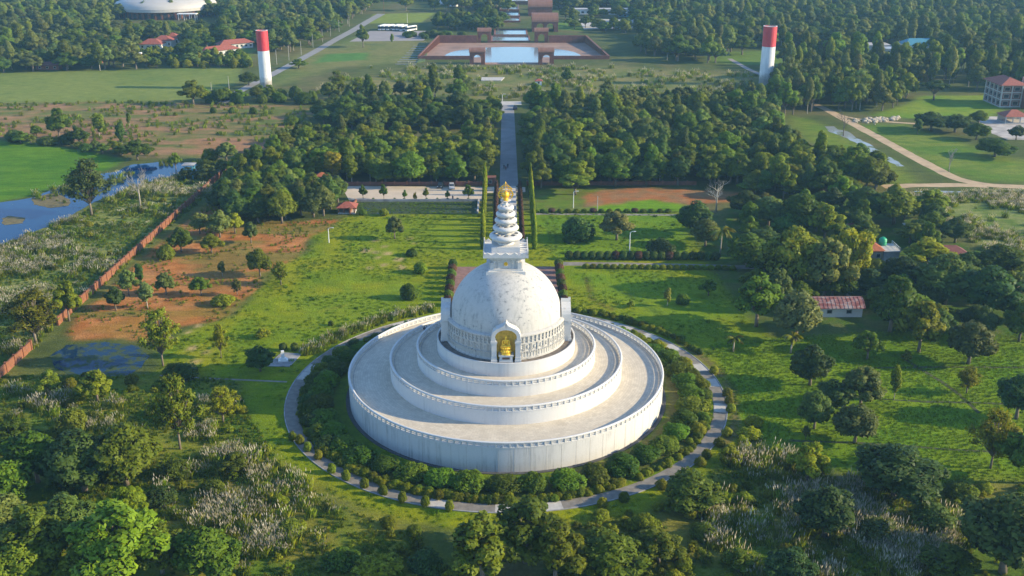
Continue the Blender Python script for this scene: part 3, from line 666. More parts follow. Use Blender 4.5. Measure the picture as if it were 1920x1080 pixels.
        sp.lathe([(.05, z + .62 * hz), (.38 * R, z + .585 * hz), (.40 * R, z + .56 * hz), (.40 * R, z + .38 * hz), (.1, z + .38 * hz)], 32)
        edge_smooth(sp.build('ring_spokes', M_WHITE, o), 30)
    fl = MB(); fl.lathe([(.32, 37.7), (.75, 37.85), (1.0, 38.02), (.9, 38.06), (.4, 37.98)], 12); edge_smooth(fl.build('lotus_bowl', M_WHITE, P))
    G = thing_part('finial', P)
    edge_smooth(MB().ball((0, 0, 39.0), (.62, .62, .72), 18, 12).lathe([(.4, 37.98), (.5, 38.2), (.28, 38.45), (.4, 38.55)], 16).build('gold_ball', M_GOLD, G), 60)
    for a in range(2):
        m = MB(); out = []
        for t in np.linspace(0, 1, 15):
            z = 38.15 + t * 3.0; w = 1.42 * (math.sin(math.pi * min(1, t * 1.18 + .12)) ** .7 if t < .62 else (1 - (t - .62) / .38) ** .85 * .93)
            if t in (0,): w = .35
            out.append((max(w, .04), z))
        for sgn in (1, -1):
            for i in range(0, 14):
                (w0, z0), (w1, z1) = out[i], out[i + 1]
                # an openwork leaf: outer band, inner band and cross bars
                for f0, f1 in ((.80, 1.0), (.44, .56)):
                    if i < 1 and f1 < 1: continue
                    q = [(sgn * w0 * f0, z0), (sgn * w0 * f1, z0), (sgn * w1 * f1, z1), (sgn * w1 * f0, z1)]
                    m.extrude(q, lambda x, zz: (x, -.05, zz), lambda x, zz: (x, .05, zz))
                if i % 2 == 1 and 1 < i < 12: m.extrude([(sgn * w0 * .1, z0 + .1), (sgn * w0 * .9, z0 - .08), (sgn * w0 * .9, z0 + .10), (sgn * w0 * .1, z0 + .26)], lambda x, zz: (x, -.035, zz), lambda x, zz: (x, .035, zz))
        m.box(-.05, .05, -.06, .06, 38.2, 41.25)
        o = m.build('flame_leaf', M_GOLD, G); o.rotation_euler = (0, 0, a * math.pi / 2 + math.radians(0))
    m = MB(); m.lathe([(.1, 41.0), (.09, 41.2), (.01, 41.45)], 10); m.build('finial_tip', M_GOLD, G)
    # four shrines
    for q in range(4):
        s = thing_part('shrine', P); s.rotation_euler = (0, 0, q * math.pi / 2)
        build_shrine(s, q)
    return P
def thing_part(name, parent):
    o = bpy.data.objects.new(name, None); COL.objects.link(o); o.parent = parent; o.empty_display_size = .3; return o
def arch_in(t):
    """inner outline of the niche: straight jambs, horseshoe shoulder, round head"""
    pass
def build_shrine(s, q):
    z0 = 11.7; yf, yb = -11.95, -10.2
    inner = [(-1.66, z0), (-1.66, 15.6), (-1.78, 15.75), (-1.9, 16.1), (-1.92, 16.6), (-1.8, 17.0), (-1.5, 17.4), (-1.05, 17.72), (-.5, 17.88), (0, 17.92)]
    outer = [(-2.55, z0), (-2.55, 15.6), (-2.66, 15.75), (-2.60, 16.3), (-2.5, 17.0), (-2.2, 17.6), (-1.75, 18.02), (-1.1, 18.32), (-.42, 18.68), (-.10, 19.22)]
    m = MB()
    for k in range(len(inner) - 1):
        for sg in (1, -1):
            a, b, c, d = inner[k], inner[k + 1], outer[k + 1], outer[k]
            qd = [(sg * x, z) for x, z in (a, b, c, d)]
            m.extrude(qd, lambda x, z: (x, yf, z), lambda x, z: (x, yb, z))
    edge_smooth(m.build('shrine_arch', M_WHITE, s), 30)
    m = MB()
    for sg in (-1, 1):
        x0 = sg * 2.12
        for w, zz0, zz1, d in ((1.14, z0, z0 + .45, .14), (1.0, z0 + .45, z0 + 1.0, .07), (.95, 15.15, 15.35, .06), (1.14, 15.4, 15.72, .12)):
            m.box(x0 - w / 2, x0 + w / 2, yf - d, yf + .001 + .5, zz0, zz1)
    m.build('shrine_pilaster', M_WHITE, s)
    m = MB(); m.extrude([(-.16, 19.0), (.16, 19.0), (.0, 19.45)], lambda x, z: (x, yf, z), lambda x, z: (x, yf + .4, z)); m.build('shrine_tip', M_WHITE, s)
    # niche lining: a curved back
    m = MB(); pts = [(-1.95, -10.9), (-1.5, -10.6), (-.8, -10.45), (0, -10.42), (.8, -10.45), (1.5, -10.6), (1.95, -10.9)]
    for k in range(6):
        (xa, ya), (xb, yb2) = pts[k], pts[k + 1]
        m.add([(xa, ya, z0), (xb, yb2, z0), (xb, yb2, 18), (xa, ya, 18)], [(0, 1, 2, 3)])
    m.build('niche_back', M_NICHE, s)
    MB().box(-1.15, 1.15, -12.05, -10.5, z0, 12.95).box(-1.32, 1.32, -12.12, -10.5, 12.95, 13.15).box(-1.25, 1.25, -12.10, -10.5, z0, z0 + .25).build('shrine_pedestal', M_WHITE, s)
    MB().box(-.66, .66, -12.10, -12.04, 12.35, 12.75).build('shrine_plaque', M_PLAQUE, s)

def remesh(o, voxel=0.04, sub=0):
    md = o.modifiers.new('remesh', 'REMESH'); md.mode = 'VOXEL'; md.voxel_size = voxel; md.use_smooth_shade = True
    s = o.modifiers.new('smooth', 'SMOOTH'); s.iterations = 3; return o
def buddha_statue():
    S0 = thing('buddha_statue', 'golden seated buddha statue in the niche at the front of the dome', 'statue', (0, -11.32, 13.15))
    b = MB()
    b.ball((0, 0, 1.35), (.36, .26, .46), 14, 10); b.ball((0, -.02, 1.72), (.46, .24, .20), 14, 8)       # belly, shoulders
    b.tube([(0, 0, 1.75), (0, -.02, 2.0)], .11, 10); b.ball((0, -.04, 2.14), (.19, .20, .25), 14, 10)       # neck, head
    b.ball((0, .0, 2.30), (.17, .17, .12), 12, 8); b.ball((0, .0, 2.42), (.085, .085, .11), 10, 8)
    b.ball((0, -.24, 2.12), (.03, .04, .06), 6, 5)
    for s in (-1, 1):
        b.ball((s * .19, -.02, 2.08), (.03, .05, .12), 8, 6)
        b.tube([(s * .42, 0, 1.74), (s * .56, -.06, 1.38), (s * .50, -.24, 1.10)], [.14, .12, .10], 10)
        b.tube([(s * .50, -.24, 1.10), (s * .28, -.48, 1.00), (s * .06, -.54, 1.02)], [.10, .08, .06], 10)
        for k in range(4): b.tube([(s * .12, -.54 + k * .035, 1.03), (-s * .06, -.56 + k * .035, 1.04)], .024, 6)
        b.tube([(s * .12, -.54, 1.03), (s * .03, -.52, 1.11)], .026, 6)
        b.tube([(s * .18, .05, .98), (s * .62, -.20, .94), (s * .72, -.32, .93)], [.25, .20, .16], 12)
        b.tube([(s * .72, -.32, .93), (s * .30, -.52, .92), (-s * .20, -.50, .92)], [.16, .13, .10], 12)
    o = b.build('body', M_GOLD, S0, True); remesh(o, .035); o.location = (0, 0, .50); o.scale = (1.12, 1.0, 1.2)
    l = MB(); l.lathe([(.0, .80), (.72, .80), (.86, .74), (.88, .64), (.76, .56), (.60, .50), (.74, .42), (.88, .34), (.90, .2), (.82, .1), (.92, .05), (.92, 0)], 28)
    for tier, (r, z) in enumerate(((.84, .66), (.84, .30))):
        for i in range(18):
            a = 2 * math.pi * (i + tier * .5) / 18; l.ball((r * math.cos(a), r * math.sin(a), z), (.10, .10, .12), 6, 5)
    o = l.build('lotus_seat', M_GOLD, S0, True); o.scale = (1.05, .9, 1.8)
build_pagoda()
buddha_statue()

# ------------------------------------------------------------------ plants: a few grown models, copied
def leaf_cloud(lobes, n, size, seed, inner=0.18, flat=0.55, droop=0.0, shell=(.80, 1.06)):
    """leaf sprays spread through the outer part of each lobe; returns quads, normals, tone"""
    R = np.random.default_rng(seed); L = np.array(lobes, float)
    area = (L[:, 3] * L[:, 4] + L[:, 3] * L[:, 5] + L[:, 4] * L[:, 5]); w = area / area.sum()
    k = R.choice(len(L), n * 2, p=w); d = R.normal(size=(n * 2, 3)); d /= np.linalg.norm(d, axis=1)[:, None]
    rad = R.uniform(shell[0], shell[1], n * 2); inn = R.random(n * 2) < inner; rad[inn] = R.uniform(.3, .8, inn.sum())
    # clumps: leaves gather round twig ends, leaving gaps
    f = vnoise(d[:, 0] * 3 + k * 7.3, d[:, 1] * 3 + d[:, 2] * 2.7, 1.0, seed, 3)
    keep = (R.random(n * 2) < np.clip((f - .30) * 4.0, 0.08, 1))
    rad = rad + (f - .5) * .35
    C = L[k, :3] + d * L[k, 3:6] * rad[:, None]
    inside = np.zeros(n * 2, bool)
    for q in range(len(L)):
        e = (C - L[q, :3]) / L[q, 3:6]; inside |= (np.linalg.norm(e, axis=1) < .62) & (k != q) & ~inn
    keep &= ~inside; keep &= C[:, 2] > 0.05
    C, d, k, f = C[keep][:n], d[keep][:n], k[keep][:n], f[keep][:n]; m = len(C)
    nrm = d * (1 / L[k, 3:6]); nrm /= np.linalg.norm(nrm, axis=1)[:, None]
    qn = nrm * flat + R.normal(size=(m, 3)) * .55; qn[:, 2] += .25; qn /= np.linalg.norm(qn, axis=1)[:, None]
    flip = (qn * nrm).sum(1) < 0; qn[flip] *= -1
    u = np.cross(qn, R.normal(size=(m, 3))); u /= np.linalg.norm(u, axis=1)[:, None]; v = np.cross(qn, u)
    if droop: u = u * (1 - droop) + np.array([0, 0, -droop]); u /= np.linalg.norm(u, axis=1)[:, None]; v = np.cross(qn, u)
    s = (size * R.uniform(.55, 1.35, m))[:, None]; a = (R.uniform(.45, .8, m))[:, None]
    V = np.stack([C - u * s - v * s * a * .3, C - u * s * .1 - v * s * a, C + u * s, C + u * s * .1 + v * s * a], 1)
    tone = np.clip(R.uniform(0, 1, m) * .65 + (f - .3) * .9, 0, 1)
    shade_n = nrm * .6 + qn * .62 + np.array([0, 0, .30]); shade_n /= np.linalg.norm(shade_n, axis=1)[:, None]
    return V.reshape(-1, 3), shade_n, tone
def cloud_mesh(name, parts, mats):
    """parts: list of (verts Nx4 quads flattened, normals, tone, material index); plus plain MB parts as (mb, index)"""
    vs, fs, nm, tn, mi = [], [], [], [], []; o = 0
    for p in parts:
        if isinstance(p[0], MB):
            V = np.array(p[0].v); vs.append(V)
            for f in p[0].f: fs.append(tuple(i + o for i in f)); nm.append(None); tn.append(.5); mi.append(p[1])
            o += len(V)
        else:
            V, sn, tone, idx = p; m = len(V) // 4; vs.append(V); q = (np.arange(m * 4).reshape(m, 4) + o)
            fs += [tuple(t) for t in q.tolist()]; nm += list(sn); tn += tone.tolist(); mi += [idx] * m; o += len(V)
    me = bpy.data.meshes.new(name); me.from_pydata(np.concatenate(vs).tolist(), [], fs)
    for m in mats: me.materials.append(m)
    me.polygons.foreach_set('material_index', mi)
    a = me.attributes.new('tone', 'FLOAT', 'FACE'); a.data.foreach_set('value', tn)
    me.shade_smooth(); me.update()
    pn = [p.normal for p in me.polygons]; ln = []
    for i, f in enumerate(fs):
        v = tuple(nm[i]) if nm[i] is not None else tuple(pn[i]); ln += [v] * len(f)
    me.normals_split_custom_set(ln)
    return me
def limbs(lobes, base_r, fork, seed, top_r=.05, trunk_top=None):
    R = random.Random(seed); mb = MB(); x, y = R.uniform(-.15, .15), R.uniform(-.15, .15)
    mb.tube([(0, 0, -.1), (x * .5, y * .5, fork * .5), (x, y, fork)], [base_r * 1.25, base_r, base_r * .8], 7)
    for l in lobes:
        e = Vector(l[:3]) + Vector((0, 0, l[5] * .2)); s = Vector((x, y, fork * R.uniform(.75, 1.0)))
        md = (s + e) / 2 + Vector((R.uniform(-.2, .2), R.uniform(-.2, .2), R.uniform(0, .5)))
        mb.tube([s, md, e], [base_r * .55, base_r * .33, top_r], 5)
    return mb
def ring_lobes(n, r, z, s, rr, jit=.3, sz=None):
    out = []
    for i in range(n):
        a = 2 * math.pi * (i + rr.random() * .5) / n; k = 1 + rr.uniform(-jit, jit)
        out.append((r * k * math.cos(a), r * k * math.sin(a), z + rr.uniform(-.5, .5), s * rr.uniform(.8, 1.2), s * rr.uniform(.8, 1.2), (sz or s * .8) * rr.uniform(.8, 1.2)))
    return out
PROTO = {}
def make_proto(key, kind, seed, n, size, leafm, barkm=M_BARK, mats2=None):
    """tree models about 8 m wide and 10 m tall (bushes 8 wide, 6 tall); trunk mesh, crown mesh"""
    r = random.Random(seed); kw = {}
    if kind == 'round':
        L = ring_lobes(6, 2.5, 4.4, 1.75, r) + ring_lobes(5, 1.9, 6.6, 1.7, r) + [(0, 0, 8.0, 1.7, 1.7, 1.5), (0, 0, 5.4, 2.6, 2.6, 2.4)] + ring_lobes(5, 2.9, 5.6, 1.0, r); fork = 2.6; br = .30
    elif kind == 'lumpy':
        L = ring_lobes(7, 2.8, 4.9, 1.25, r, .35) + ring_lobes(6, 2.0, 6.9, 1.2, r, .35) + ring_lobes(3, .9, 8.6, 1.05, r, .3) + ring_lobes(5, 1.3, 5.6, 1.3, r); fork = 3.0; br = .28; kw = dict(inner=.12)
    elif kind == 'slender':
        L = [(r.uniform(-.9, .9), r.uniform(-.9, .9), z, 1.5 * k, 1.5 * k, 1.0) for z, k in ((3.4, .8), (4.6, 1.25), (5.7, 1.5), (6.8, 1.55), (7.8, 1.5), (8.7, 1.2), (9.2, .9))] + ring_lobes(4, 2.0, 5.6, .95, r, .4) + ring_lobes(3, 1.5, 7.3, .9, r, .4); fork = 3.6; br = .20; kw = dict(inner=.15)
    elif kind == 'feathery':
        L = ring_lobes(12, 2.9, 5.4, .75, r, .45, .55) + ring_lobes(11, 2.1, 7.0, .75, r, .45, .55) + ring_lobes(6, 1.0, 8.7, .7, r, .4, .6) + ring_lobes(9, 2.3, 4.0, .65, r, .5, .45) + ring_lobes(8, 1.2, 6.0, .8, r, .5, .6); fork = 2.4; br = .20; kw = dict(inner=.3, shell=(.3, 1.7))
    elif kind == 'flat':
        L = ring_lobes(8, 3.0, 7.4, 1.15, r, .3, .75) + ring_lobes(5, 1.5, 8.4, 1.3, r, .3, .9) + ring_lobes(5, 2.3, 6.2, .9, r, .3, .6); fork = 3.8; br = .3
    elif kind == 'bush':
        L = ring_lobes(7, 2.2, 2.0, 1.7, r, .25, 1.8) + ring_lobes(4, 1.1, 3.5, 1.6, r, .25, 1.5) + [(0, 0, 2.2, 2.6, 2.6, 2.4)]; fork = .8; br = .12
    elif kind == 'ball':
        L = [(0, 0, 3, 3.9, 3.9, 2.9)]; fork = .6; br = .15; kw = dict(shell=(.9, 1.02), inner=.05, flat=1.2)
    elif kind == 'column':
        L = [(r.uniform(-.25, .25), r.uniform(-.25, .25), z, w, w, 1.2) for z, w in ((.9, 3.2), (2, 3.7), (3.2, 3.8), (4.4, 3.7), (5.6, 3.4), (6.8, 3.0), (7.9, 2.4), (8.9, 1.6), (9.6, .8))]; fork = .6; br = .2; kw = dict(droop=.5)
    elif kind == 'bamboo':
        L = ring_lobes(9, 2.8, 6.4, 1.1, r, .4, 1.3) + ring_lobes(6, 1.6, 8.4, 1.0, r, .4, 1.2) + ring_lobes(6, 1.8, 4.4, 1.2, r, .3, 1.5); fork = .5; br = .25; kw = dict(droop=.55)
    elif kind == 'airybush':
        L = ring_lobes(8, 2.5, 2.4, 1.1, r, .4, 1.2) + ring_lobes(5, 1.3, 4.2, 1.0, r, .4, 1.1); fork = .6; br = .1; kw = dict(inner=.3, shell=(.5, 1.1))
    V, sn, t = leaf_cloud(L, n, size, seed, **kw)
    crown = cloud_mesh(key + '_crown', [(V, sn, t, 0)], [leafm])
    tm = limbs(L, br, fork, seed)
    trunk = tm.mesh(key + '_trunk', barkm, True)
    both = cloud_mesh(key + '_whole', [(V, sn, t, 0), (tm, 1)], [leafm, barkm])
    H = 6.0 if kind in ('bush', 'ball', 'airybush') else 10.0
    PROTO[key] = (trunk, crown, both, H)
make_proto('R1', 'round', 3, 7000, .30, M_LEAF); make_proto('R2', 'round', 4, 7000, .30, M_LEAFD); make_proto('R3', 'round', 15, 6000, .32, M_LEAFG)
make_proto('L1', 'lumpy', 5, 6500, .28, M_LEAF); make_proto('L2', 'lumpy', 6, 6500, .28, M_LEAFY); make_proto('L3', 'lumpy', 16, 6000, .30, M_LEAFG)
make_proto('G1', 'slender', 7, 4200, .27, M_LEAF, M_BARKP); make_proto('G2', 'slender', 8, 4200, .27, M_LEAFG, M_BARKP); make_proto('G3', 'slender', 18, 4200, .27, M_LEAFD, M_BARK)
make_proto('F1', 'feathery', 9, 7500, .20, M_LEAFY, M_BARK); make_proto('F2', 'feathery', 10, 7500, .20, M_LEAFG, M_BARK)
make_proto('T1', 'flat', 11, 5500, .27, M_LEAF)
make_proto('B1', 'bush', 12, 4500, .27, M_LEAF); make_proto('B2', 'bush', 13, 4500, .27, M_LEAFD); make_proto('B3', 'bush', 22, 4500, .27, M_LEAFY)
make_proto('B4', 'bush', 25, 5200, .26, M_HEDGE); make_proto('A1', 'airybush', 14, 2600, .26, M_LEAFY)
make_proto('O1', 'ball', 17, 4200, .30, M_LEAFD); make_proto('O2', 'ball', 19, 4200, .30, M_PURPLE)
make_proto('C1', 'column', 20, 5200, .42, M_LEAFY); make_proto('C2', 'column', 21, 5200, .42, M_PURPLE)
make_proto('M1', 'bamboo', 23, 6000, .26, M_LEAFY)

KIND = {'R': 'broadleaf_tree', 'L': 'broadleaf_tree', 'G': 'slender_tree', 'F': 'feathery_tree', 'T': 'flat_topped_tree', 'B': 'bush', 'A': 'bush', 'O': 'clipped_shrub', 'C': 'columnar_tree', 'M': 'bamboo_clump'}
CAT = {'broadleaf_tree': 'tree', 'slender_tree': 'tree', 'feathery_tree': 'tree', 'flat_topped_tree': 'tree', 'bush': 'bush', 'clipped_shrub': 'shrub', 'columnar_tree': 'tree', 'bamboo_clump': 'bamboo'}
TINTS = {'': (1, 1, 1), 'bright': (1.15, 1.22, 1.0), 'dark': (.72, .78, .85), 'yellow': (1.3, 1.25, .85), 'grey': (1.25, 1.15, 1.5), 'brown': (1.5, 1.05, 1.1), 'blond': (3.2, 2.6, 2.2)}
COUNT = {}
def plant(key, x, y, w, h, label, group=None, tint='', name=None, cat=None, rz=None, z=0.0):
    trunk, crown, both, H = PROTO[key]; nm = name or KIND[key[0]]
    t = thing(nm, label, cat or CAT[KIND[key[0]]], (x, y, z), rnd.uniform(0, 6.28) if rz is None else rz, group)
    k = w / 8.0; t.scale = (k, k, h / H)
    a = obj('stem' if H < 10 else 'trunk', trunk, t); b = obj('foliage' if H < 10 else 'crown', crown, t)
    b.color = (*TINTS[tint], 1); COUNT[nm] = COUNT.get(nm, 0) + 1
    OCC.append((x, y, w / 2)); return t
OCC = []
ORD = 'first second third fourth fifth sixth seventh eighth ninth tenth eleventh twelfth thirteenth fourteenth fifteenth sixteenth seventeenth eighteenth nineteenth twentieth twenty-first twenty-second twenty-third'.split()
def pplant(key, px, py, wpx, hpx, label, group=None, tint='', **kw):
    x, y = W(px, py); s = S(py); return plant(key, x, y, wpx / s, hpx / s / .90, label, group, tint, **kw)

TREES = [
 # left meadow, fence and brown plot
 ('F2', 172, 403, 84, 100, 'tall airy tree with bare trunk between the blue river and the brick wall', ''),
 ('F1', 68, 645, 105, 100, 'wide airy tree beside the gap in the brick wall at the left edge', ''),
 ('L2', 130, 602, 52, 74, 'bright round tree at the near end of the long brick wall', 'bright'),
 ('L3', 375, 438, 40, 38, 'small grey-green tree in the upper corner of the brown plot by the wall', ''),
 ('R3', 413, 445, 46, 50, 'grey-green tree on the brown plot just below the dark grove', ''),
 ('L2', 441, 438, 36, 38, 'bright green tree at the foot of the dark grove on the brown plot', 'bright'),
 ('L3', 471, 456, 28, 40, 'slim grey-green tree on the brown plot, farthest toward the lawn below the dark grove', ''),
 ('R1', 340, 473, 41, 46, 'round green tree standing close to the brick wall, upper part of the brown plot', ''),
 ('B1', 313, 484, 36, 28, 'low bush leaning on the brick wall beside a round green tree', ''),
 ('L2', 397, 475, 43, 34, 'spreading yellow-green tree in the middle of the upper brown plot', 'yellow'),
 ('R1', 488, 518, 41, 52, 'large round green tree at the right edge of the brown plot', ''),
 ('G2', 417, 518, 20, 26, 'small thin tree in the middle of the bare brown soil', ''),
 ('F1', 527, 534, 38, 42, 'pale airy tree on the lawn just off the brown plot', ''),
 ('L3', 242, 554, 36, 48, 'forked grey-green tree near the brick wall, lower brown plot', ''),
 ('G3', 264, 541, 24, 44, 'narrow dark tree in the lower brown plot behind the grey one', ''),
 ('R2', 218, 582, 33, 46, 'dark round tree nearest the brick wall on the lower brown plot', 'dark'),
 ('G2', 277, 578, 36, 46, 'bluish grey tree standing in the centre of the lower brown plot', 'grey'),
 ('L3', 312, 553, 38, 42, 'open grey-green tree in the middle of the lower brown plot', ''),
 ('L1', 378, 554, 38, 34, 'small spreading green tree to the right on the lower brown plot', 'bright'),
 ('F2', 445, 554, 24, 32, 'thin pale tree on the right rim of the brown plot', ''),
 ('B3', 420, 571, 42, 20, 'low green bush at the lower right corner of the brown plot', ''),
 ('F1', 306, 686, 70, 108, 'tall feathery tree beside the weedy pond', ''),
 ('F1', 415, 671, 30, 64, 'slim yellowish tree alone on the lawn between pond and white monument', 'yellow'),
 ('R2', 488, 696, 52, 48, 'dark round tree immediately left of the small white monument', 'dark'),
 ('O1', 531, 657, 16, 14, 'left of two small round shrubs behind the white monument', ''),
 ('O1', 553, 657, 16, 14, 'right of two small round shrubs behind the white monument', ''),
 ('A1', 493, 632, 34, 18, 'low wild bush on the bright lawn left of the pagoda', ''),
 # lawn behind and left of the dome
 ('L3', 740, 448, 35, 42, 'lone round tree on the lawn to the left of the spire', ''),
 ('B1', 773, 479, 25, 14, 'small low bush on the lawn left of the spire base', ''),
 ('B1', 789, 511, 28, 22, 'round bush on the lawn just behind the dome to the left', 'bright'),
 ('B1', 767, 559, 36, 30, 'largest round bush on the lawn left of the dome', ''),
 ('B1', 680, 403, 16, 12, 'left of two small bushes at the lotus pond edge', 'bright'),
 ('B3', 720, 404, 18, 14, 'right of two small bushes at the lotus pond edge', ''),
 ('B1', 621, 610, 12, 10, 'tiny bush on the lawn by the ring path behind the left of the terraces', ''),
 # lawn right of the spire
 ('T1', 1078, 365, 66, 34, 'broad low feathery tree at the edge of the wood right of the spire', 'bright'),
 ('B2', 1084, 449, 62, 46, 'dark wide bushy tree on the right lawn behind the hedges', ''),
 ('B1', 1070, 454, 30, 14, 'low bush in front of the dark wide tree on the right lawn', 'dark'),
 ('L3', 1156, 450, 66, 52, 'silvery crowned tree on the right lawn behind the hedges', 'grey'),
 ('B2', 1238, 479, 54, 34, 'dark round bush at the right end of the hedged cross path', 'dark'),
 ('G2', 1251, 574, 20, 32, 'young thin tree in the middle of the lawn right of the dome', 'yellow'),
 ('A1', 1183, 576, 18, 14, 'tiny pale sapling bush on the lawn right of the dome', ''),
 ('B1', 1279, 569, 30, 20, 'low bush on the lawn beside the young thin tree', 'dark'),
 ('L1', 1328, 554, 34, 30, 'small bushy tree at the rim of the grove right of the dome', ''),
 # grove on the right
 ('R2', 1302, 440, 64, 62, 'dark tree at the upper left corner of the village grove', ''),
 ('R3', 1322, 462, 58, 52, 'grey-green tree in front of the dark corner tree of the village grove', ''),
 ('R2', 1395, 408, 62, 50, 'dark tree at the top of the village grove below the bare brown patch', ''),
 ('R3', 1440, 425, 70, 56, 'silvery dark tree at the top of the village grove', ''),
 ('R1', 1500, 440, 84, 74, 'broad green tree in the upper middle of the village grove', ''),
 ('L1', 1545, 455, 70, 70, 'lumpy green tree left of the orange tiled roof', 'bright'),
 ('R2', 1620, 415, 78, 62, 'dark tree behind the orange tiled roof', 'dark'),
 ('R1', 1675, 420, 80, 66, 'large green tree behind the green water tank', ''),
 ('L1', 1740, 408, 76, 50, 'tree where the village grove meets the plumed meadow', ''),
 ('R1', 1745, 440, 50, 42, 'tree just behind the dark red roof', 'dark'),
 ('R1', 1400, 500, 74, 62, 'tree between the coconut palm and the big mango crown', 'dark'),
 ('R1', 1480, 545, 110, 118, 'huge domed mango tree in the middle of the village grove', ''),
 ('L3', 1545, 560, 90, 112, 'tall grey-green tree touching the bamboo in the village grove', ''),
 ('M1', 1594, 530, 84, 96, 'bright plume-like bamboo clump beside the orange tiled roof', 'bright'),
 ('L2', 1735, 503, 90, 52, 'bright yellow-green tree between the two tiled roofs', 'yellow'),
 ('B1', 1642, 505, 40, 22, 'low bush in front of the orange roofed house', ''),
 ('L1', 1418, 612, 92, 92, 'bright crowned tree at the left front of the village grove', 'bright'),
 ('R3', 1490, 640, 84, 98, 'grey leaved tree overhanging the left end of the long white house', 'grey'),
 ('L3', 1455, 580, 60, 76, 'grey-green tree behind the bright crowned tree of the village grove', ''),
 ('R1', 1560, 560, 70, 64, 'green tree directly behind the long white house', 'dark'),
 ('L1', 1668, 622, 96, 100, 'tall tree overhanging the right end of the long white house', ''),
 ('L2', 1722, 660, 84, 96, 'two-tone yellow and green tree to the right of the long white house', ''),
 ('R2', 1770, 570, 110, 92, 'wide dark tree below the dark red roof', ''),
 ('R2', 1690, 545, 80, 62, 'dark tree behind the two-tone tree on the right', 'dark'),
 ('R2', 1850, 590, 110, 90, 'wide dark tree right of the village grove near the frame edge', 'dark'),
 ('R1', 1870, 520, 90, 60, 'tree at the lower rim of the plumed meadow on the right', 'dark'),
 ('R2', 1790, 455, 56, 46, 'dark tree to the right of the dark red roof', 'dark'),
 ('L1', 1910, 640, 70, 70, 'green tree on the right edge above the paddy field', 'dark'),
 ('R3', 1815, 682, 86, 82, 'grey-green dome-shaped tree standing alone in the paddy', ''),
 ('L1', 1626, 673, 52, 52, 'small bright tree in the paddy below the long white house', 'bright'),
 ('A1', 1700, 676, 24, 20, 'small pale bush in the paddy beside the two-tone tree', ''),
 ('A1', 1622, 704, 36, 20, 'low pale bush on the paddy bund under the small bright tree', ''),
 # paddy field clump
 ('R2', 1518, 722, 78, 76, 'dark tree at the top left of the paddy, nearest the white house', ''),
 ('R2', 1558, 772, 62, 62, 'dark middle tree of the clump in the paddy', 'dark'),
 ('R2', 1526, 804, 60, 74, 'dark left tree of the clump in the paddy', ''),
 ('L3', 1612, 768, 84, 84, 'silvery green right tree of the clump in the paddy', ''),
 ('R3', 1602, 830, 82, 76, 'lowest tree of the clump in the paddy with pale leaf tips', 'dark'),
 ('G1', 1676, 749, 30, 62, 'slim yellowish tree right of the clump in the paddy', 'yellow'),
 ('F1', 1812, 737, 48, 50, 'small airy tree on the dark bund in the paddy', ''),
 ('R2', 1905, 785, 84, 86, 'dark rounded tree at the right edge of the paddy', 'dark'),
 ('F1', 1857, 878, 84, 112, 'tall yellow feathery tree near the right end of the paddy', 'yellow'),
 ('L1', 1925, 900, 84, 110, 'green tree behind the yellow feathery tree at the right edge', 'dark'),
 ('F2', 1510, 824, 18, 28, 'thin bare-looking sapling left of the clump in the paddy', ''),
 ('R2', 1676, 928, 132, 96, 'very broad dark tree on the lower bank of the paddy', ''),
 ('R2', 1545, 1000, 90, 92, 'dark ivy-covered tree in the lower right thicket', 'dark'),
 ('L2', 1512, 902, 62, 76, 'yellow-green tree just above the dark ivy-covered tree', 'bright'),
 ('R2', 1880, 1068, 150, 150, 'great dark tree filling the lower right corner', 'dark'),
 ('L1', 1775, 1085, 90, 60, 'low tree left of the great dark corner tree', 'dark'),
 ('B3', 1412, 797, 36, 18, 'yellowish bush beside the ring path, upper of two', 'yellow'),
 ('B3', 1406, 820, 42, 20, 'yellowish bush beside the ring path, lower of two', 'yellow'),
 ('A1', 1368, 868, 48, 34, 'spreading pale bush right of the path bend', 'bright'),
 ('A1', 1393, 842, 36, 26, 'small bright bush above the spreading pale bush', 'bright'),
 ('R1', 1293, 948, 82, 66, 'round dark green tree on the lower right of the ring path', ''),
 ('L1', 1385, 1066, 48, 40, 'bright small tree in the lower right thicket left of the plumes', 'bright'),
 # bottom middle
 ('L1', 905, 1085, 112, 118, 'left crown of the big tree group at the bottom centre', ''),
 ('L1', 985, 1048, 120, 116, 'middle crown of the big tree group at the bottom centre', ''),
 ('L2', 1040, 1082, 96, 104, 'yellowish right crown of the big tree group at the bottom centre', ''),
 ('R1', 1142, 1074, 104, 76, 'rounded bright tree at the bottom, right of the big tree group', 'bright'),
 ('B3', 712, 1080, 90, 40, 'low spreading bush at the bottom edge left of the big tree group', ''),
 # bottom left
 ('L1', 95, 742, 46, 48, 'left of two round trees below the weedy pond', ''),
 ('L2', 183, 751, 62, 58, 'right of two round trees below the weedy pond', ''),
 ('F1', 338, 842, 88, 140, 'tall yellow-green feathery tree in the lower left wilds', ''),
 ('B2', 340, 708, 62, 30, 'dark low bush at the foot of the tall feathery pond tree', ''),
 ('F1', 419, 792, 62, 68, 'yellow-green airy tree left of the ring path', 'bright'),
 ('B1', 137, 808, 58, 46, 'bush behind the dark mango group in the lower left', ''),
 ('R1', 72, 898, 88, 94, 'left tree of the dark mango group in the lower left', 'bright'),
 ('R2', 160, 915, 108, 112, 'middle tree of the dark mango group in the lower left', ''),
 ('R1', 238, 903, 104, 112, 'right tree of the dark mango group in the lower left', ''),
 ('R1', 20, 938, 78, 78, 'round tree at the left edge under the dark mango group', ''),
 ('R3', 0, 1005, 90, 84, 'grey-green tree on the left edge near the bottom', ''),
 ('L1', 80, 1062, 110, 116, 'dark tree in the bottom left corner', 'dark'),
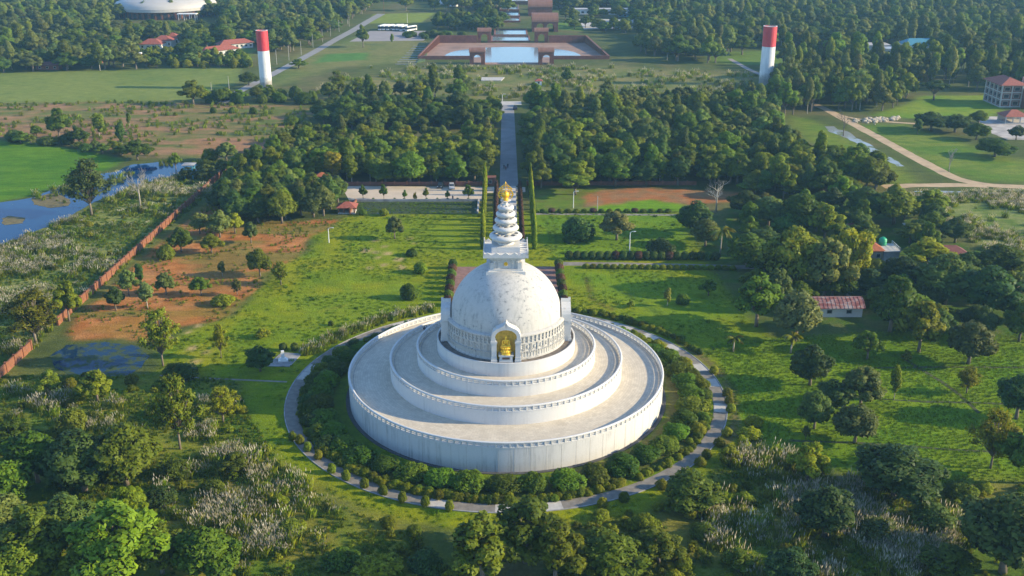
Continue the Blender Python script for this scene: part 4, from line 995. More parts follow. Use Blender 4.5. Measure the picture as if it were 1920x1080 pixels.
 ('L1', 225, 1082, 150, 140, 'wide leafy tree on the bottom edge, left of centre', 'bright'),
 ('R1', 392, 1082, 92, 100, 'round dense tree on the bottom edge beside the plumed grass', ''),
 ('B1', 330, 893, 60, 34, 'dark green bush right of the dark mango group', ''),
 ('L2', 247, 968, 60, 60, 'yellow-green tree squeezed between mango group and bottom tree', 'yellow'),
 ('R2', 128, 1010, 92, 86, 'dark tree between the mango group and the wide leafy bottom tree', ''),
 ('L1', 305, 1070, 84, 86, 'green tree wedged between the wide leafy tree and the round dense tree at the bottom', ''),
 ('R1', 45, 1098, 90, 90, 'low tree cut by the bottom left frame corner', ''),
 ('L2', 160, 1098, 90, 76, 'yellow-green tree on the bottom edge right of the dark corner tree', ''),
 ('B2', 300, 945, 60, 34, 'dark bush below the green bush right of the mango group', ''),
 ('B1', 640, 1062, 70, 36, 'low green bush in shade at the bottom, left of the spreading bush', 'dark'),
 ('B2', 800, 1068, 70, 40, 'dark bush filling the gap left of the big bottom tree group', ''),
 ('L1', 1235, 1050, 74, 62, 'leafy tree between the rounded bright tree and the lower right thicket', ''),
 ('B3', 1210, 995, 52, 34, 'bright tall bush below the ring path, right of the big tree group', 'bright'),
 ('B1', 1318, 1010, 50, 34, 'green bush under the round dark tree on the lower right', ''),
 ('R2', 1480, 1085, 80, 56, 'dark low tree at the bottom among the right plumes', 'dark'),
 ('B2', 1640, 1010, 80, 44, 'dark bush under the very broad dark tree', ''),
 ('B2', 1745, 985, 84, 46, 'dark bush between the broad tree and the great corner tree', ''),
 ('B1', 1800, 930, 60, 30, 'low green bush on the bank at the paddy edge', ''),
 ('L1', 440, 880, 46, 36, 'small leafy tree at the upper rim of the left plumed grass', ''),
 ('B1', 545, 1000, 56, 30, 'green bush in the lower rim of the left plumed grass', ''),
 ('L1', 30, 840, 60, 54, 'leafy tree above the dark mango group at the left edge', ''),
 ('B1', 400, 930, 54, 32, 'green bush left of the plumed grass patch', ''),
 # middle distance, left
 ('B2', 27, 266, 36, 24, 'dark bush behind the green marsh at the left edge', ''), ('R1', 69, 254, 22, 18, 'small round tree on the dry field left', 'dark'),
 ('L1', 112, 262, 46, 54, 'tall lumpy tree on the dry field behind the marsh', ''), ('L1', 150, 272, 42, 32, 'lower tree beside the tall lumpy tree of the dry field', 'dark'),
 ('G1', 187, 259, 32, 42, 'upright tree on the dry field right of the lumpy one', ''), ('G3', 230, 277, 26, 44, 'dark upright tree near the head of the river', ''),
 ('G1', 243, 238, 14, 24, 'narrow small tree in the middle of the dry field', ''), ('L1', 258, 300, 50, 34, 'pale tree overhanging the head of the river', ''),
 ('L1', 363, 197, 46, 42, 'leafy tree by the light pole behind the dry field', ''), ('R1', 467, 160, 34, 24, 'round dark tree left of the left striped tower', 'dark'),
 ('B1', 547, 234, 26, 18, 'bush at the right end of the dry field', ''), ('B1', 400, 212, 13, 12, 'left of three small bushes along the far rim of the dry field', ''),
 ('B1', 436, 212, 14, 12, 'middle of three small bushes along the far rim of the dry field', ''), ('B1', 475, 213, 15, 13, 'right of three small bushes along the far rim of the dry field', ''),
 ('L3', 425, 302, 44, 34, 'grey-green tree behind the head of the brick wall', ''), ('L1', 330, 318, 22, 30, 'tree beside the blue stilt hut', ''),
 ('L1', 681, 89, 24, 38, 'lone tall tree in front of the coach park', ''), ('G1', 735, 84, 10, 18, 'thin lone tree between coach park and brick basin', ''),
 ('L1', 560, 128, 30, 16, 'bush by the long straight side road', ''), ('G1', 862, 165, 28, 38, 'lone tree before the brick basin, left of the slab', ''),
 ('L1', 1063, 158, 22, 28, 'tree beside the white booth with red roof', ''),
 # middle distance, right
 ('T1', 1750, 188, 46, 34, 'single dark dome-shaped tree on the bright far right field', 'dark'),
 ('R2', 1745, 245, 66, 34, 'dark broad tree left of the stained yard', ''), ('R2', 1790, 248, 60, 32, 'dark tree joining the broad one left of the stained yard', ''),
 ('R1', 1830, 262, 44, 30, 'tree at the near corner of the stained yard', 'dark'), ('R1', 1865, 294, 64, 32, 'dark tree in the right field below the stained yard', 'dark'),
 ('R2', 1905, 262, 30, 26, 'small dark tree at the right edge beside the stained yard', ''), ('R1', 1835, 232, 34, 24, 'tree in front of the paved yard with white stains', ''),
 ('B2', 1650, 158, 30, 26, 'dark tree near the bend of the dirt road', ''), ('G3', 1720, 252, 22, 26, 'thin dark tree by the right field', ''),
]
for t in TREES:
    g = 1.2 if t[2] > 835 and t[0][0] in 'RLT' else 1.0
    pplant(t[0], t[1], t[2] + (6 if g > 1 else 0), t[3] * g, t[4] * (1.06 if g > 1 else 1), t[5], None, t[6])

# the ring of round shrubs between terrace wall and path, the low hedge and young plants along the path
nsh = 42
SIDES = {0: 'right', 1: 'back', 2: 'left', 3: 'front'}
for i in range(nsh):
    a = 2 * math.pi * i / nsh + .06; x, y = 34.9 * math.cos(a) + rnd.uniform(-.3, .3), 34.9 * math.sin(a) + rnd.uniform(-.3, .3)
    side = SIDES[int(((math.degrees(a) + 45) % 360) // 90)]; sec = ('right', 'back right', 'back right', 'back', 'back', 'back left', 'back left', 'left', 'left', 'front left', 'front left, nearer the middle', 'front just left of the shrine', 'front just right of the shrine', 'front right, nearer the middle', 'front right', 'right')[int((math.degrees(a) % 360) // 22.5)]
    plant(('B4', 'B1', 'B4')[i % 3], x, y, rnd.uniform(5.2, 6.4), rnd.uniform(2.5, 3.3), 'rounded garden shrub by the terrace wall, %s of the ring' % sec, 'round shrubs ringing the terrace wall', '', name='garden_shrub', cat='shrub')
for i in range(11):
    a = math.radians(148 + i * 6.6); r = 37.3
    plant('B1' if i % 2 else 'B2', r * math.cos(a), r * math.sin(a), rnd.uniform(3.6, 4.6), rnd.uniform(2.0, 2.9), 'outer row shrub, %s from the top on the left bend of the ring' % ORD[i], 'outer shrubs on the left bend', '', name='garden_shrub', cat='shrub')
for i in range(9):
    a = math.radians(-26 + i * 7.2); r = 37.4
    plant('B1' if i % 2 else 'B3', r * math.cos(a), r * math.sin(a), rnd.uniform(3.0, 4.0), rnd.uniform(1.8, 2.5), 'outer row shrub, %s from the bottom on the right bend of the ring' % ORD[i], 'outer shrubs on the right bend', '', name='garden_shrub', cat='shrub')
for k, (px, py) in enumerate(((549, 826), (562, 832), (577, 846), (597, 861), (622, 887), (649, 899), (684, 914), (718, 927), (755, 940), (798, 948), (843, 956))):
    x, y = W(px, py); plant('B3', x, y, 1.5, 2.1, 'small young shrub, %s from the left along the outer front left kerb' % ORD[k], 'young shrubs along the front left kerb', '', name='young_shrub', cat='shrub')
for k, (px, py) in enumerate(((1338, 700), (1364, 742), (1367, 757), (1370, 772), (1362, 817), (1348, 836), (1325, 858), (1312, 873), (1277, 899), (1240, 915), (1170, 940), (1130, 950))):
    x, y = W(px, py); plant('B3', x, y, 1.9, 1.9, 'young shrub, %s from the top along the outer right kerb' % ORD[k], 'young shrubs along the right kerb', '', name='young_shrub', cat='shrub')
# columnar trees: two rows leading north from the plaza
for side, x0, lab in ((-1, -6.2, 'left'), (1, 7.7, 'right')):
    for k in range(13):
        y = 84.5 + k * 5.2; plant('C1', x0 + side * .03 * k, y, 1.45, 7.6 + rnd.uniform(-.5, .6), 'tall narrow column tree, %s from the near end of the %s row' % (ORD[k], lab), 'narrow column trees in the %s row' % lab, 'bright')
    for k in range(11):
        plant('C2', -2.9 if side < 0 else 4.5, 86 + k * 5.6, 1.5, 3.6, 'maroon column shrub, %s from the near end, %s of the central walk' % (ORD[k], lab), 'maroon column shrubs on the %s of the walk' % lab, '', name='column_shrub', cat='shrub')
# topiary balls on both sides of the brick plaza
for side, lab in ((-1, 'left'), (1, 'right')):
    for k in range(8):
        plant('O2' if k % 2 else 'O1', side * 13.4, 69.5 - k * 3.6, 2.3, 2.5, 'ball-clipped shrub, %s from the far end, %s edge of the brick plaza' % (ORD[k], lab), 'clipped balls on the %s of the plaza' % lab, 'yellow', name='topiary_ball')
# hedges of round plants along the cross path
for k in range(20):
    x = 16.5 + k * 2.0; plant('O2' if k in (6, 9, 13) else 'O1', x, 76.2 - .04 * k, 2.3, 2.3, 'round plant, %s from the dome end in the far hedge of the cross path' % ORD[k], 'far hedge of the cross path', '', name='hedge_plant')
for k in range(22):
    x = 20.5 + k * 1.75; plant('B3', x, 69.6 - .07 * k, 2.0, 1.3, 'leafy plant, %s from the dome end in the near hedge of the cross path' % ORD[k], 'near hedge of the cross path', 'bright', name='hedge_plant')
for k in range(17):
    x, y = W(1003 + k * 15.6, 398); plant('O2' if k % 5 == 2 else 'B1', x, y, 2.2, 1.3, 'plant, %s from the left in the low hedge before the brown patch' % ORD[k], 'low hedge behind the right lawn', '', name='hedge_plant')
# young trees along the pale plaza
for k, (px, py, w, h) in enumerate(((681, 374, 16, 26), (720, 375, 15, 28), (759, 375, 9, 18), (799, 375, 10, 22), (839, 375, 10, 17), (879, 376, 20, 28))):
    pplant('L1', px, py, w, h, 'young street tree, %s from the left between lotus pond and pale plaza' % ORD[k], 'young trees along the lotus pond', 'bright', name='young_tree', cat='tree')
pplant('A1', 778, 375, 9, 15, 'sparse leafless-looking young tree in the row along the lotus pond', None, 'brown', name='young_tree', cat='tree')
for k, px in enumerate((700, 740, 758, 779, 800, 820, 839, 858, 878)): pplant('O1', px, 376, 5, 5, 'tiny box shrub, %s from the left on the lotus pond kerb' % ORD[k], 'kerb shrubs along the lotus pond', 'yellow')

# ------------------------------------------------------------------ palms and bare trees
def palm(x, y, h, r, label, seed=1, fr=13):
    t = thing('palm_tree', label, 'palm', (x, y, 0)); rr = random.Random(seed)
    MB().tube([(0, 0, -.1), (.1, 0, h * .5), (.15, .05, h)], [.22, .16, .13], 8).build('trunk', M_BARKP, t, True)
    for k in range(fr):
        a = 2 * math.pi * k / fr + rr.uniform(-.2, .2); up = rr.uniform(.1, .9); pts = []; V = []; T = []
        for i in range(7):
            s = i / 6; d = r * s; z = h + up * r * .75 * math.sin(s * 1.6) - r * .55 * s * s
            pts.append(Vector((.15 + d * math.cos(a), .05 + d * math.sin(a), z)))
        m = MB(); m.tube(pts, [.05, .045, .04, .03, .025, .02, .01], 4); side = Vector((-math.sin(a), math.cos(a), 0))
        for i in range(26):
            s = .12 + .86 * i / 25; q = s * 6; j = min(5, int(q)); p = pts[j].lerp(pts[j + 1], q - j); L = r * .30 * math.sin(math.pi * (.15 + .8 * s)) + .05
            fwd = (pts[j + 1] - pts[j]).normalized()
            for sg in (-1, 1):
                e = p + side * sg * L + fwd * L * .5 - Vector((0, 0, L * .55)); m.add([p - fwd * .05, p + fwd * .06, e], [(0, 1, 2)])
        me = m.mesh('frond', M_LEAFY if k % 3 else M_LEAFG); at = me.attributes.new('tone', 'FLOAT', 'FACE'); at.data.foreach_set('value', [rr.uniform(.3, 1)] * len(me.polygons))
        obj('frond', me, t)
    return t
palm(*W(1350, 476), 6.2, 3.6, 'coconut palm with drooping fronds at the left rim of the village grove', 1, 16)
palm(*W(1374, 659), 2.9, 2.1, 'small palm on the open lawn between ring path and grove', 2, 10)
palm(*W(1482, 662), 3.6, 2.2, 'pale palm at the foot of the grey leaved tree by the white house', 3, 11)
def bare_tree(x, y, h, label, seed, mat=M_BARKP, spread=.5):
    t = thing('bare_tree', label, 'tree', (x, y, 0)); rr = random.Random(seed); tm = MB(); bm_ = MB()
    tm.tube([(0, 0, -.1), (rr.uniform(-.2, .2), 0, h * .45), (rr.uniform(-.3, .3), rr.uniform(-.2, .2), h)], [h * .03, h * .022, .03], 6)
    def br(p, d, L, r, k):
        e = p + d * L; bm_.tube([p, (p + e) / 2 + Vector((rr.uniform(-.1, .1), rr.uniform(-.1, .1), .1)) * L * .4, e], [r, r * .7, r * .4], 4)
        if k > 0:
            for _ in range(3):
                nd = (d + Vector((rr.uniform(-.8, .8), rr.uniform(-.8, .8), rr.uniform(-.1, .7)))).normalized(); br(p + (e - p) * rr.uniform(.5, 1), nd, L * rr.uniform(.5, .75), r * .55, k - 1)
    for k in range(8):
        a = rr.uniform(0, 6.28); br(Vector((0, 0, h * rr.uniform(.35, .9))), Vector((math.cos(a) * spread * 1.6, math.sin(a) * spread * 1.6, .8)).normalized(), h * .28, h * .012, 3)
    tm.build('trunk', mat, t, True); bm_.build('branches', mat, t)
    return t
bare_tree(*W(264, 392), 9.5, 'leafless tall tree between the river and the plumed meadow', 5)
bare_tree(*W(1342, 398), 8.5, 'pale leafless tree at the edge of the bare brown patch', 6, M_BARKP, .8)
bare_tree(*W(1581, 255), 8, 'leafless tree beside the water channel', 7, M_BARK)
bare_tree(*W(1779, 322), 6.5, 'dead broken tree standing alone in the right field', 8, M_BARKP, .25)

# ------------------------------------------------------------------ woods: the largest stand as things, the rest as one mass
def G_(p): return np.array(WP(*p))
CLEAR = [G_(((-40, 136), (480, 130), (480, 200), (-40, 200))), G_(((250, 96), (340, 96), (335, 118), (250, 118))), G_(((375, 100), (470, 96), (480, 122), (375, 124))),
         G_(((215, 32), (415, 32), (420, 72), (210, 72))), G_(((750, -2), (770, -2), (770, 18), (750, 18)))]
cands = []     # x, y, key, width, height, label, group
def wood(poly, sp, keys, hr, wr, label, holes=(), seed=0, shrink=1.0, tint=''):
    R = np.random.default_rng(seed + 100); P = G_(poly) if isinstance(poly[0], tuple) else poly
    pts = sample(P, sp, .48, holes, shrink, R)
    occ = np.array(OCC)
    for x, y in pts:
        if abs(x - 1.1) < 6.5 and 60 < y < 300: continue
        if len(occ) and (np.hypot(occ[:, 0] - x, occ[:, 1] - y) < occ[:, 2] * .75 + 1.0).any(): continue
        if math.hypot(x, y) < 45: continue
        k = keys[int(R.integers(len(keys)))]; h = R.uniform(*hr); big = R.random()
        w = R.uniform(*wr) * (.75 if k[0] == 'G' else 1.0); h *= (1.18 if k[0] == 'G' else 1.0) * (.8 + .35 * big)
        u = (x - P[:, 0].min()) / (P[:, 0].max() - P[:, 0].min()); v = (y - P[:, 1].min()) / (P[:, 1].max() - P[:, 1].min())
        lb = label + (', left end', ', left half', ', right half', ', right end')[min(3, int(u * 4))].replace('half', 'half' if len(label.split()) < 10 else '').rstrip()
        tn = tint or ('brown' if R.random() < .06 and k[0] in 'LG' else 'bright' if R.random() < .18 else '')
        if R.random() < .12: w *= 1.3; h *= 1.15
        cands.append((x, y, k, w, h, lb, lb, tn))
SECT = []
ALLG = ['R1', 'L1', 'L3', 'G2', 'R2', 'L1', 'G1', 'R3', 'L3', 'R1', 'L2']
wood(((985, 352), (1378, 354), (1450, 385), (1640, 360), (1655, 325), (1590, 318), (1400, 300), (1000, 300)), 5.7, ['R1', 'L1', 'G1', 'R2', 'L1', 'G3', 'R1', 'L2'], (7, 11), (7.0, 10.5), 'tree at the near edge of the wood right of the road', seed=1, shrink=0)
wood(((1000, 300), (1400, 300), (1530, 312), (1480, 285), (1460, 258), (985, 258)), 5.9, ALLG, (7.5, 11), (7, 10.5), 'tree in the middle of the wood right of the road', seed=2, shrink=0)
wood(((985, 258), (1455, 258), (1450, 228), (1400, 212), (1000, 218)), 6.0, ALLG, (8, 12), (7, 11), 'tree in the far part of the wood right of the road', seed=3, shrink=0)
wood(((650, 348), (925, 348), (922, 300), (560, 300), (470, 330), (560, 345)), 5.7, ['R1', 'L1', 'L2', 'R2', 'G1', 'L1', 'R1'], (6, 10), (6.5, 9.5), 'tree at the near edge of the wood left of the road', seed=4, shrink=0)
wood(((560, 300), (922, 300), (925, 255), (640, 258), (560, 262), (575, 285)), 6.2, ['L1', 'L2', 'L2', 'G2', 'L3', 'L1', 'F1'], (5.5, 9), (6, 9), 'tree in the middle of the wood left of the road', [G_(((690, 268), (770, 262), (800, 275), (720, 285))), G_(((800, 250), (900, 250), (905, 264), (800, 262)))], seed=5, shrink=0)
wood(((600, 238), (700, 250), (780, 245), (925, 245), (928, 215), (600, 208)), 6.0, ['R2', 'R1', 'L1', 'R2', 'G3'], (6.5, 9.5), (7, 10), 'tree in the far part of the wood left of the road', seed=6, shrink=0)
wood(((400, 402), (440, 421), (520, 421), (600, 412), (640, 398), (648, 372), (560, 365), (440, 352), (420, 375)), 5.0, ['R2', 'R3', 'R2', 'R1', 'L1'], (7.5, 10), (6.5, 8.5), 'tree in the dark grove by the lotus pond', seed=7, shrink=0)
wood(((430, 350), (560, 362), (640, 360), (560, 345), (470, 330), (435, 322)), 5.5, ['L1', 'L2', 'R1', 'G1'], (6, 9), (5, 7), 'tree at the head of the brick wall', seed=8, shrink=0)
wood(((1330, 470), (1420, 400), (1600, 375), (1700, 395), (1770, 430), (1850, 480), (1925, 560), (1925, 640), (1760, 640), (1500, 632), (1440, 640), (1390, 590)), 7.0, ['R1', 'R2', 'L1', 'R2'], (5, 8.5), (5, 8), 'tree filling the village grove', [G_(((1505, 562), (1630, 562), (1630, 622), (1505, 622))), G_(((1605, 465), (1700, 465), (1705, 525), (1600, 545))), G_(((1745, 470), (1815, 470), (1815, 515), (1745, 515))), G_(((1680, 425), (1735, 425), (1735, 450), (1680, 450))), G_(((1335, 455), (1400, 455), (1400, 490), (1335, 490)))], seed=9)
wood(((600, 198), (880, 198), (870, 176), (590, 178)), 9.5, ['F2', 'L1', 'L3', 'G1', 'F1'], (8, 11), (6, 8.5), 'tree in the left row before the basin', seed=10)
wood(((985, 206), (1190, 206), (1420, 200), (1415, 186), (985, 192)), 8.5, ['F2', 'L1', 'L3'], (6.5, 9), (6, 8), 'tree in the right row before the basin', seed=11)
wood(((1440, 198), (1470, 225), (1560, 208), (1600, 214), (1670, 212), (1712, 184), (1720, 172), (1600, 165), (1470, 150), (1450, 168)), 6.6, ['L3', 'G2', 'L1', 'R1', 'F2', 'L1'], (10, 14), (7, 10), 'tree by the right striped tower', [G_(((1530, 196), (1560, 196), (1560, 220), (1540, 215)))], seed=12)
wood(((1560, 300), (1650, 318), (1650, 335), (1570, 330)), 7.5, ['L1', 'L3', 'R1'], (6, 9), (5, 7), 'tree beside the water channel', seed=13)
wood(((340, 196), (560, 198), (600, 196), (600, 184), (500, 180), (360, 186)), 6.5, ['B1', 'L1', 'R1', 'B2'], (4, 8), (5, 7), 'tree below the left striped tower', seed=14)
wood(((0, 266), (130, 266), (240, 285), (235, 298), (170, 286), (60, 272), (0, 276)), 5.0, ['B2', 'B1', 'L1'], (3, 5), (4.5, 6), 'bush on the marsh bank', seed=15)
wood(((245, 296), (420, 292), (430, 322), (395, 345), (330, 335), (400, 318), (400, 304), (300, 300)), 7.5, ['B1', 'L1', 'B3', 'L3'], (3, 6), (4, 7), 'bush beyond the head of the river', seed=16)
wood(((445, 300), (470, 330), (560, 300), (575, 285), (555, 250), (530, 262), (520, 288)), 6.5, ['L1', 'L2', 'G1', 'L3'], (5, 9), (4.5, 7), 'tree at the dry field corner', seed=17)
FARK = ['R1', 'L1', 'L3', 'G2', 'L3', 'L1', 'R2', 'G1', 'R3']
wood(((-420, 140), (-40, 138), (250, 134), (455, 130), (475, 100), (560, 100), (610, 72), (650, 48), (700, 18), (730, -50), (-420, -50)), 9.5, FARK, (8, 13), (9, 13.5), 'tree in the forest on the far left', [G_(((200, 36), (425, 36), (420, 80), (205, 80))), G_(((250, 84), (350, 84), (350, 129), (250, 129))), G_(((370, 92), (475, 82), (478, 129), (375, 129)))], seed=18)
wood(((205, 50), (420, 50), (420, 80), (205, 80)), 8, ['R1', 'L1', 'B1', 'L3'], (3.5, 6), (6, 9), 'small tree below the round hall', seed=41)
wood(((250, 100), (478, 108), (478, 129), (250, 129)), 5.5, ['R1', 'L1', 'C1'], (4, 6), (3.5, 6), 'small tree before the red roofs', [], seed=42)
wood(((730, 22), (800, 20), (960, 26), (960, -50), (730, -50)), 10, FARK, (9, 13), (8, 11), 'tree in the forest beyond the brick basin', [G_(((715, 20), (830, 18), (830, 4), (715, 4)))], seed=19)
wood(((800, 58), (945, 60), (948, 40), (900, 36), (830, 42)), 8.0, ['R1', 'L1', 'R2'], (8, 11), (7, 10), 'tree in the copse by the canal', seed=20)
wood(((760, 73), (880, 73), (880, 66), (760, 67)), 6.0, ['B1', 'B2'], (3, 5), (5, 7), 'bush below the coach park', seed=21)
wood(((1050, 26), (1200, 30), (1195, 62), (1125, 66), (1110, 58), (1060, 56)), 11, ['R1', 'L1', 'R2'], (6, 9), (7, 9), 'tree by the far vaulted halls', [G_(((1080, 34), (1200, 34), (1205, 50), (1085, 50)))], seed=22)
wood(((1190, 62), (1195, 110), (1270, 118), (1340, 122), (1390, 108), (1420, 88), (1560, 100), (1760, 106), (1925, 112), (2300, 120), (2300, -50), (1040, -50), (1040, 18), (1190, 20)), 9.8, FARK, (9, 14), (9, 14), 'tree in the forest on the far right', [G_(((1600, 92), (1765, 92), (1765, 110), (1600, 110)))], seed=23)
wood(((1455, 112), (1560, 118), (1760, 125), (1925, 130), (2250, 140), (2250, 176), (1900, 176), (1720, 170), (1600, 160), (1470, 148)), 9.0, ['G2', 'G1', 'L3', 'L1', 'G1', 'L1'], (11, 15), (7.5, 11), 'tree in the belt behind the right field', [G_(((1640, 150), (1660, 150), (1660, 160), (1640, 160)))], seed=24)
def on_screen(c):
    px, py = project(c[0], c[1], c[4] * .6); return -40 < px < 1960 and -30 < py < 1120
def dist(c): return math.hypot(c[0], c[1] + CAM_D)
cands.sort(key=lambda c: (not on_screen(c), dist(c) / (c[3] + c[4])))
rest = []
ADJ = {'R1': 'round green', 'R2': 'dense dark green', 'R3': 'greyish round', 'L1': 'lumpy green', 'L2': 'yellow-green', 'F1': 'airy pale', 'F2': 'airy grey-green', 'L3': 'grey-green', 'G1': 'tall slim green', 'G2': 'tall slim grey-green', 'G3': 'slim dark', 'B1': 'green', 'B2': 'dark', 'B3': 'bright', 'C1': 'narrow'}
for c in cands:
    nm = KIND[c[2][0]]
    if COUNT.get(nm, 0) < 296 and on_screen(c) and dist(c) < 640:
        lab = (ADJ[c[2]] + ' ' + c[5]).split()
        lab = ' '.join(lab if len(lab) <= 16 else lab[len(lab) - 16:]); plant(c[2], c[0], c[1], c[3], c[4], lab, lab, c[7])
    else: rest.append(c)

def scatter(name, P, rot, scl, idx, meshes, label=None):
    """one object: points on the ground, each carrying one of a few plant models"""
    me = bpy.data.meshes.new(name); n = len(P); me.vertices.add(n); me.vertices.foreach_set('co', np.asarray(P, np.float32).ravel())
    for nm, ty, data, fld in (('prot', 'FLOAT_VECTOR', rot, 'vector'), ('pscl', 'FLOAT_VECTOR', scl, 'vector'), ('pidx', 'INT', idx, 'value')):
        a = me.attributes.new(nm, ty, 'POINT'); a.data.foreach_set(fld, np.asarray(data, np.int32 if ty == 'INT' else np.float32).ravel())
    me.update(); o = obj(name, me); o['kind'] = 'stuff'
    ng = bpy.data.node_groups.new(name, 'GeometryNodeTree')
    ng.interface.new_socket('Geometry', in_out='INPUT', socket_type='NodeSocketGeometry'); ng.interface.new_socket('Geometry', in_out='OUTPUT', socket_type='NodeSocketGeometry')
    gi = ng.nodes.new('NodeGroupInput'); go = ng.nodes.new('NodeGroupOutput'); ip = ng.nodes.new('GeometryNodeInstanceOnPoints'); gt = ng.nodes.new('GeometryNodeGeometryToInstance')
    for m in reversed(meshes):
        po = bpy.data.objects.new(name + '_model', m); oi = ng.nodes.new('GeometryNodeObjectInfo'); oi.inputs['Object'].default_value = po
        ng.links.new(oi.outputs['Geometry'], gt.inputs[0])
    def attr(nm, ty):
        a = ng.nodes.new('GeometryNodeInputNamedAttribute'); a.data_type = ty; a.inputs['Name'].default_value = nm
        return [s for s in a.outputs if s.enabled and s.name == 'Attribute'][0]
    er = ng.nodes.new('FunctionNodeEulerToRotation'); ng.links.new(attr('prot', 'FLOAT_VECTOR'), er.inputs[0])
    ng.links.new(gi.outputs[0], ip.inputs['Points']); ng.links.new(gt.outputs[0], ip.inputs['Instance']); ip.inputs['Pick Instance'].default_value = True
    ng.links.new(attr('pidx', 'INT'), ip.inputs['Instance Index']); ng.links.new(er.outputs[0], ip.inputs['Rotation']); ng.links.new(attr('pscl', 'FLOAT_VECTOR'), ip.inputs['Scale'])
    ng.links.new(ip.outputs[0], go.inputs[0])
    md = o.modifiers.new('scatter', 'NODES'); md.node_group = ng
    return o
def mass(name, cs):
    if not cs: return
    keys = sorted(set(c[2] for c in cs)); P = [(c[0], c[1], 0) for c in cs]
    rot = [(0, 0, rnd.uniform(0, 6.28)) for c in cs]; scl = [(c[3] / 8, c[3] / 8, c[4] / PROTO[c[2]][3]) for c in cs]
    scatter(name, P, rot, scl, [keys.index(c[2]) for c in cs], [PROTO[k][2] for k in keys])
mass('woodland', rest)

# ------------------------------------------------------------------ grasses and undergrowth
def tuft_mesh(name, n, h, spread, width, mat, seed, plume=0, pmat=None, lean=.35, ph=.45, pw=.06):
    R = np.random.default_rng(seed); a = R.uniform(0, 6.28, n); r = R.uniform(0, spread, n); x, y = r * np.cos(a), r * np.sin(a)
    hh = h * R.uniform(.6, 1.1, n); la = R.uniform(0, 6.28, n); ll = lean * hh * R.uniform(.3, 1, n); wa = R.uniform(0, 3.14, n)
    dx, dy = np.cos(wa) * width / 2, np.sin(wa) * width / 2; tx, ty = x + ll * np.cos(la), y + ll * np.sin(la); mx, my = x + ll * .3 * np.cos(la), y + ll * .3 * np.sin(la)
    V = np.stack([np.stack([x - dx, y - dy, 0 * x], 1), np.stack([x + dx, y + dy, 0 * x], 1), np.stack([mx + dx * .8, my + dy * .8, hh * .6], 1) + 0, np.stack([tx, ty, hh], 1)], 1)
    sn = np.stack([np.cos(la) * .45, np.sin(la) * .45, np.ones(n)], 1); sn /= np.linalg.norm(sn, axis=1)[:, None]
    parts = [(V.reshape(-1, 3), sn, R.uniform(0, 1, n), 0)]; mats = [mat]
    if plume:
        k = R.choice(n, plume, replace=False); b = np.stack([tx[k], ty[k], hh[k]], 1) + np.array([0, 0, .05]); e = b + np.stack([np.cos(la[k]) * .25, np.sin(la[k]) * .25, np.ones(plume)], 1) * ph
        s = np.stack([np.cos(wa[k]), np.sin(wa[k]), 0 * k], 1) * pw
        V = np.stack([b, (b + e) / 2 + s, e, (b + e) / 2 - s], 1); nn = np.tile([0, 0, 1.0], (plume, 1)) + np.cross(s, [0, 0, 1]) * 8; nn /= np.linalg.norm(nn, axis=1)[:, None]
        parts.append((V.reshape(-1, 3), nn, R.uniform(0, 1, plume), 1)); mats.append(pmat)
    return cloud_mesh(name, parts, mats)
T_WILD = tuft_mesh('wild_tuft', 34, .95, .55, .09, M_GRASSB, 1, lean=.5)
T_WILD2 = tuft_mesh('wild_tuft_low', 30, .55, .6, .12, M_HEDGE, 2, lean=.6)
T_KANS = tuft_mesh('kans_tuft', 60, 1.35, .95, .09, M_GRASSB, 3, 20, M_PLUME, .50, .62, .05)
T_KANS2 = tuft_mesh('kans_tuft', 70, 1.1, 1.2, .09, M_GRASSB, 31, 30, M_PLUME, .65, .50, .045)
T_KANS3 = tuft_mesh('kans_tuft', 60, 1.6, 1.0, .09, M_GRASSB, 32, 9, M_PLUME, .5, .70, .055)
T_RICE = tuft_mesh('rice_tuft', 26, .55, .42, .07, M_RICE, 4, lean=.3)
T_LAWN = tuft_mesh('lawn_tuft', 22, .20, .5, .10, M_RICE, 5, lean=.6)
def field(name, P, sp, meshes, wts, smin, smax, density=None, holes=(), seed=0, z=0.0):
    R = np.random.default_rng(seed + 500); pts = sample(np.array(P), sp, .5, holes, 0, R)
    if density is not None: pts = pts[R.random(len(pts)) < density(pts[:, 0], pts[:, 1])]
    n = len(pts); idx = R.choice(len(meshes), n, p=np.array(wts) / sum(wts)); s = R.uniform(smin, smax, n)
    if callable(getattr(field, 'pick', None)): idx = field.pick(pts, idx, R)
    print(name, n)
    return scatter(name, np.concatenate([pts, np.full((n, 1), z)], 1), np.stack([0 * s, 0 * s, R.uniform(0, 6.28, n)], 1), np.stack([s, s, s * R.uniform(.8, 1.2, n)], 1), idx, meshes)
def clumpy(freq, lo, hi, seed):
    return lambda x, y: np.clip((vnoise(x, y, freq, seed, 4) - lo) / (hi - lo), 0.02, 1)
notpath = lambda f: (lambda x, y: f(x, y) * (np.hypot(x, y) > 42.6))
und = [PROTO['A1'][2], PROTO['B3'][2]]
field('meadow_grass', PZ_MEADOW, .85, [T_WILD, T_WILD2], [2, 2], .4, .8, clumpy(9, .30, .6, 5), seed=1)
field('plumed_grass', PZ_MEADOW, 1.0, [T_KANS, T_KANS2, T_KANS3], [2, 2, 3], .7, 1.15, clumpy(10, .50, .75, 8), seed=2)
field('plumed_grass', PZ_KANS_R, 1.15, [T_KANS, T_KANS2, T_WILD], [2, 2, 2], .8, 1.25, clumpy(12, .40, .58, 9), seed=3)
field('wild_grass', PZ_WILD_L, .62, [T_WILD, T_WILD2], [3, 4], .3, .75, notpath(clumpy(7, .32, .6, 12)), seed=4)
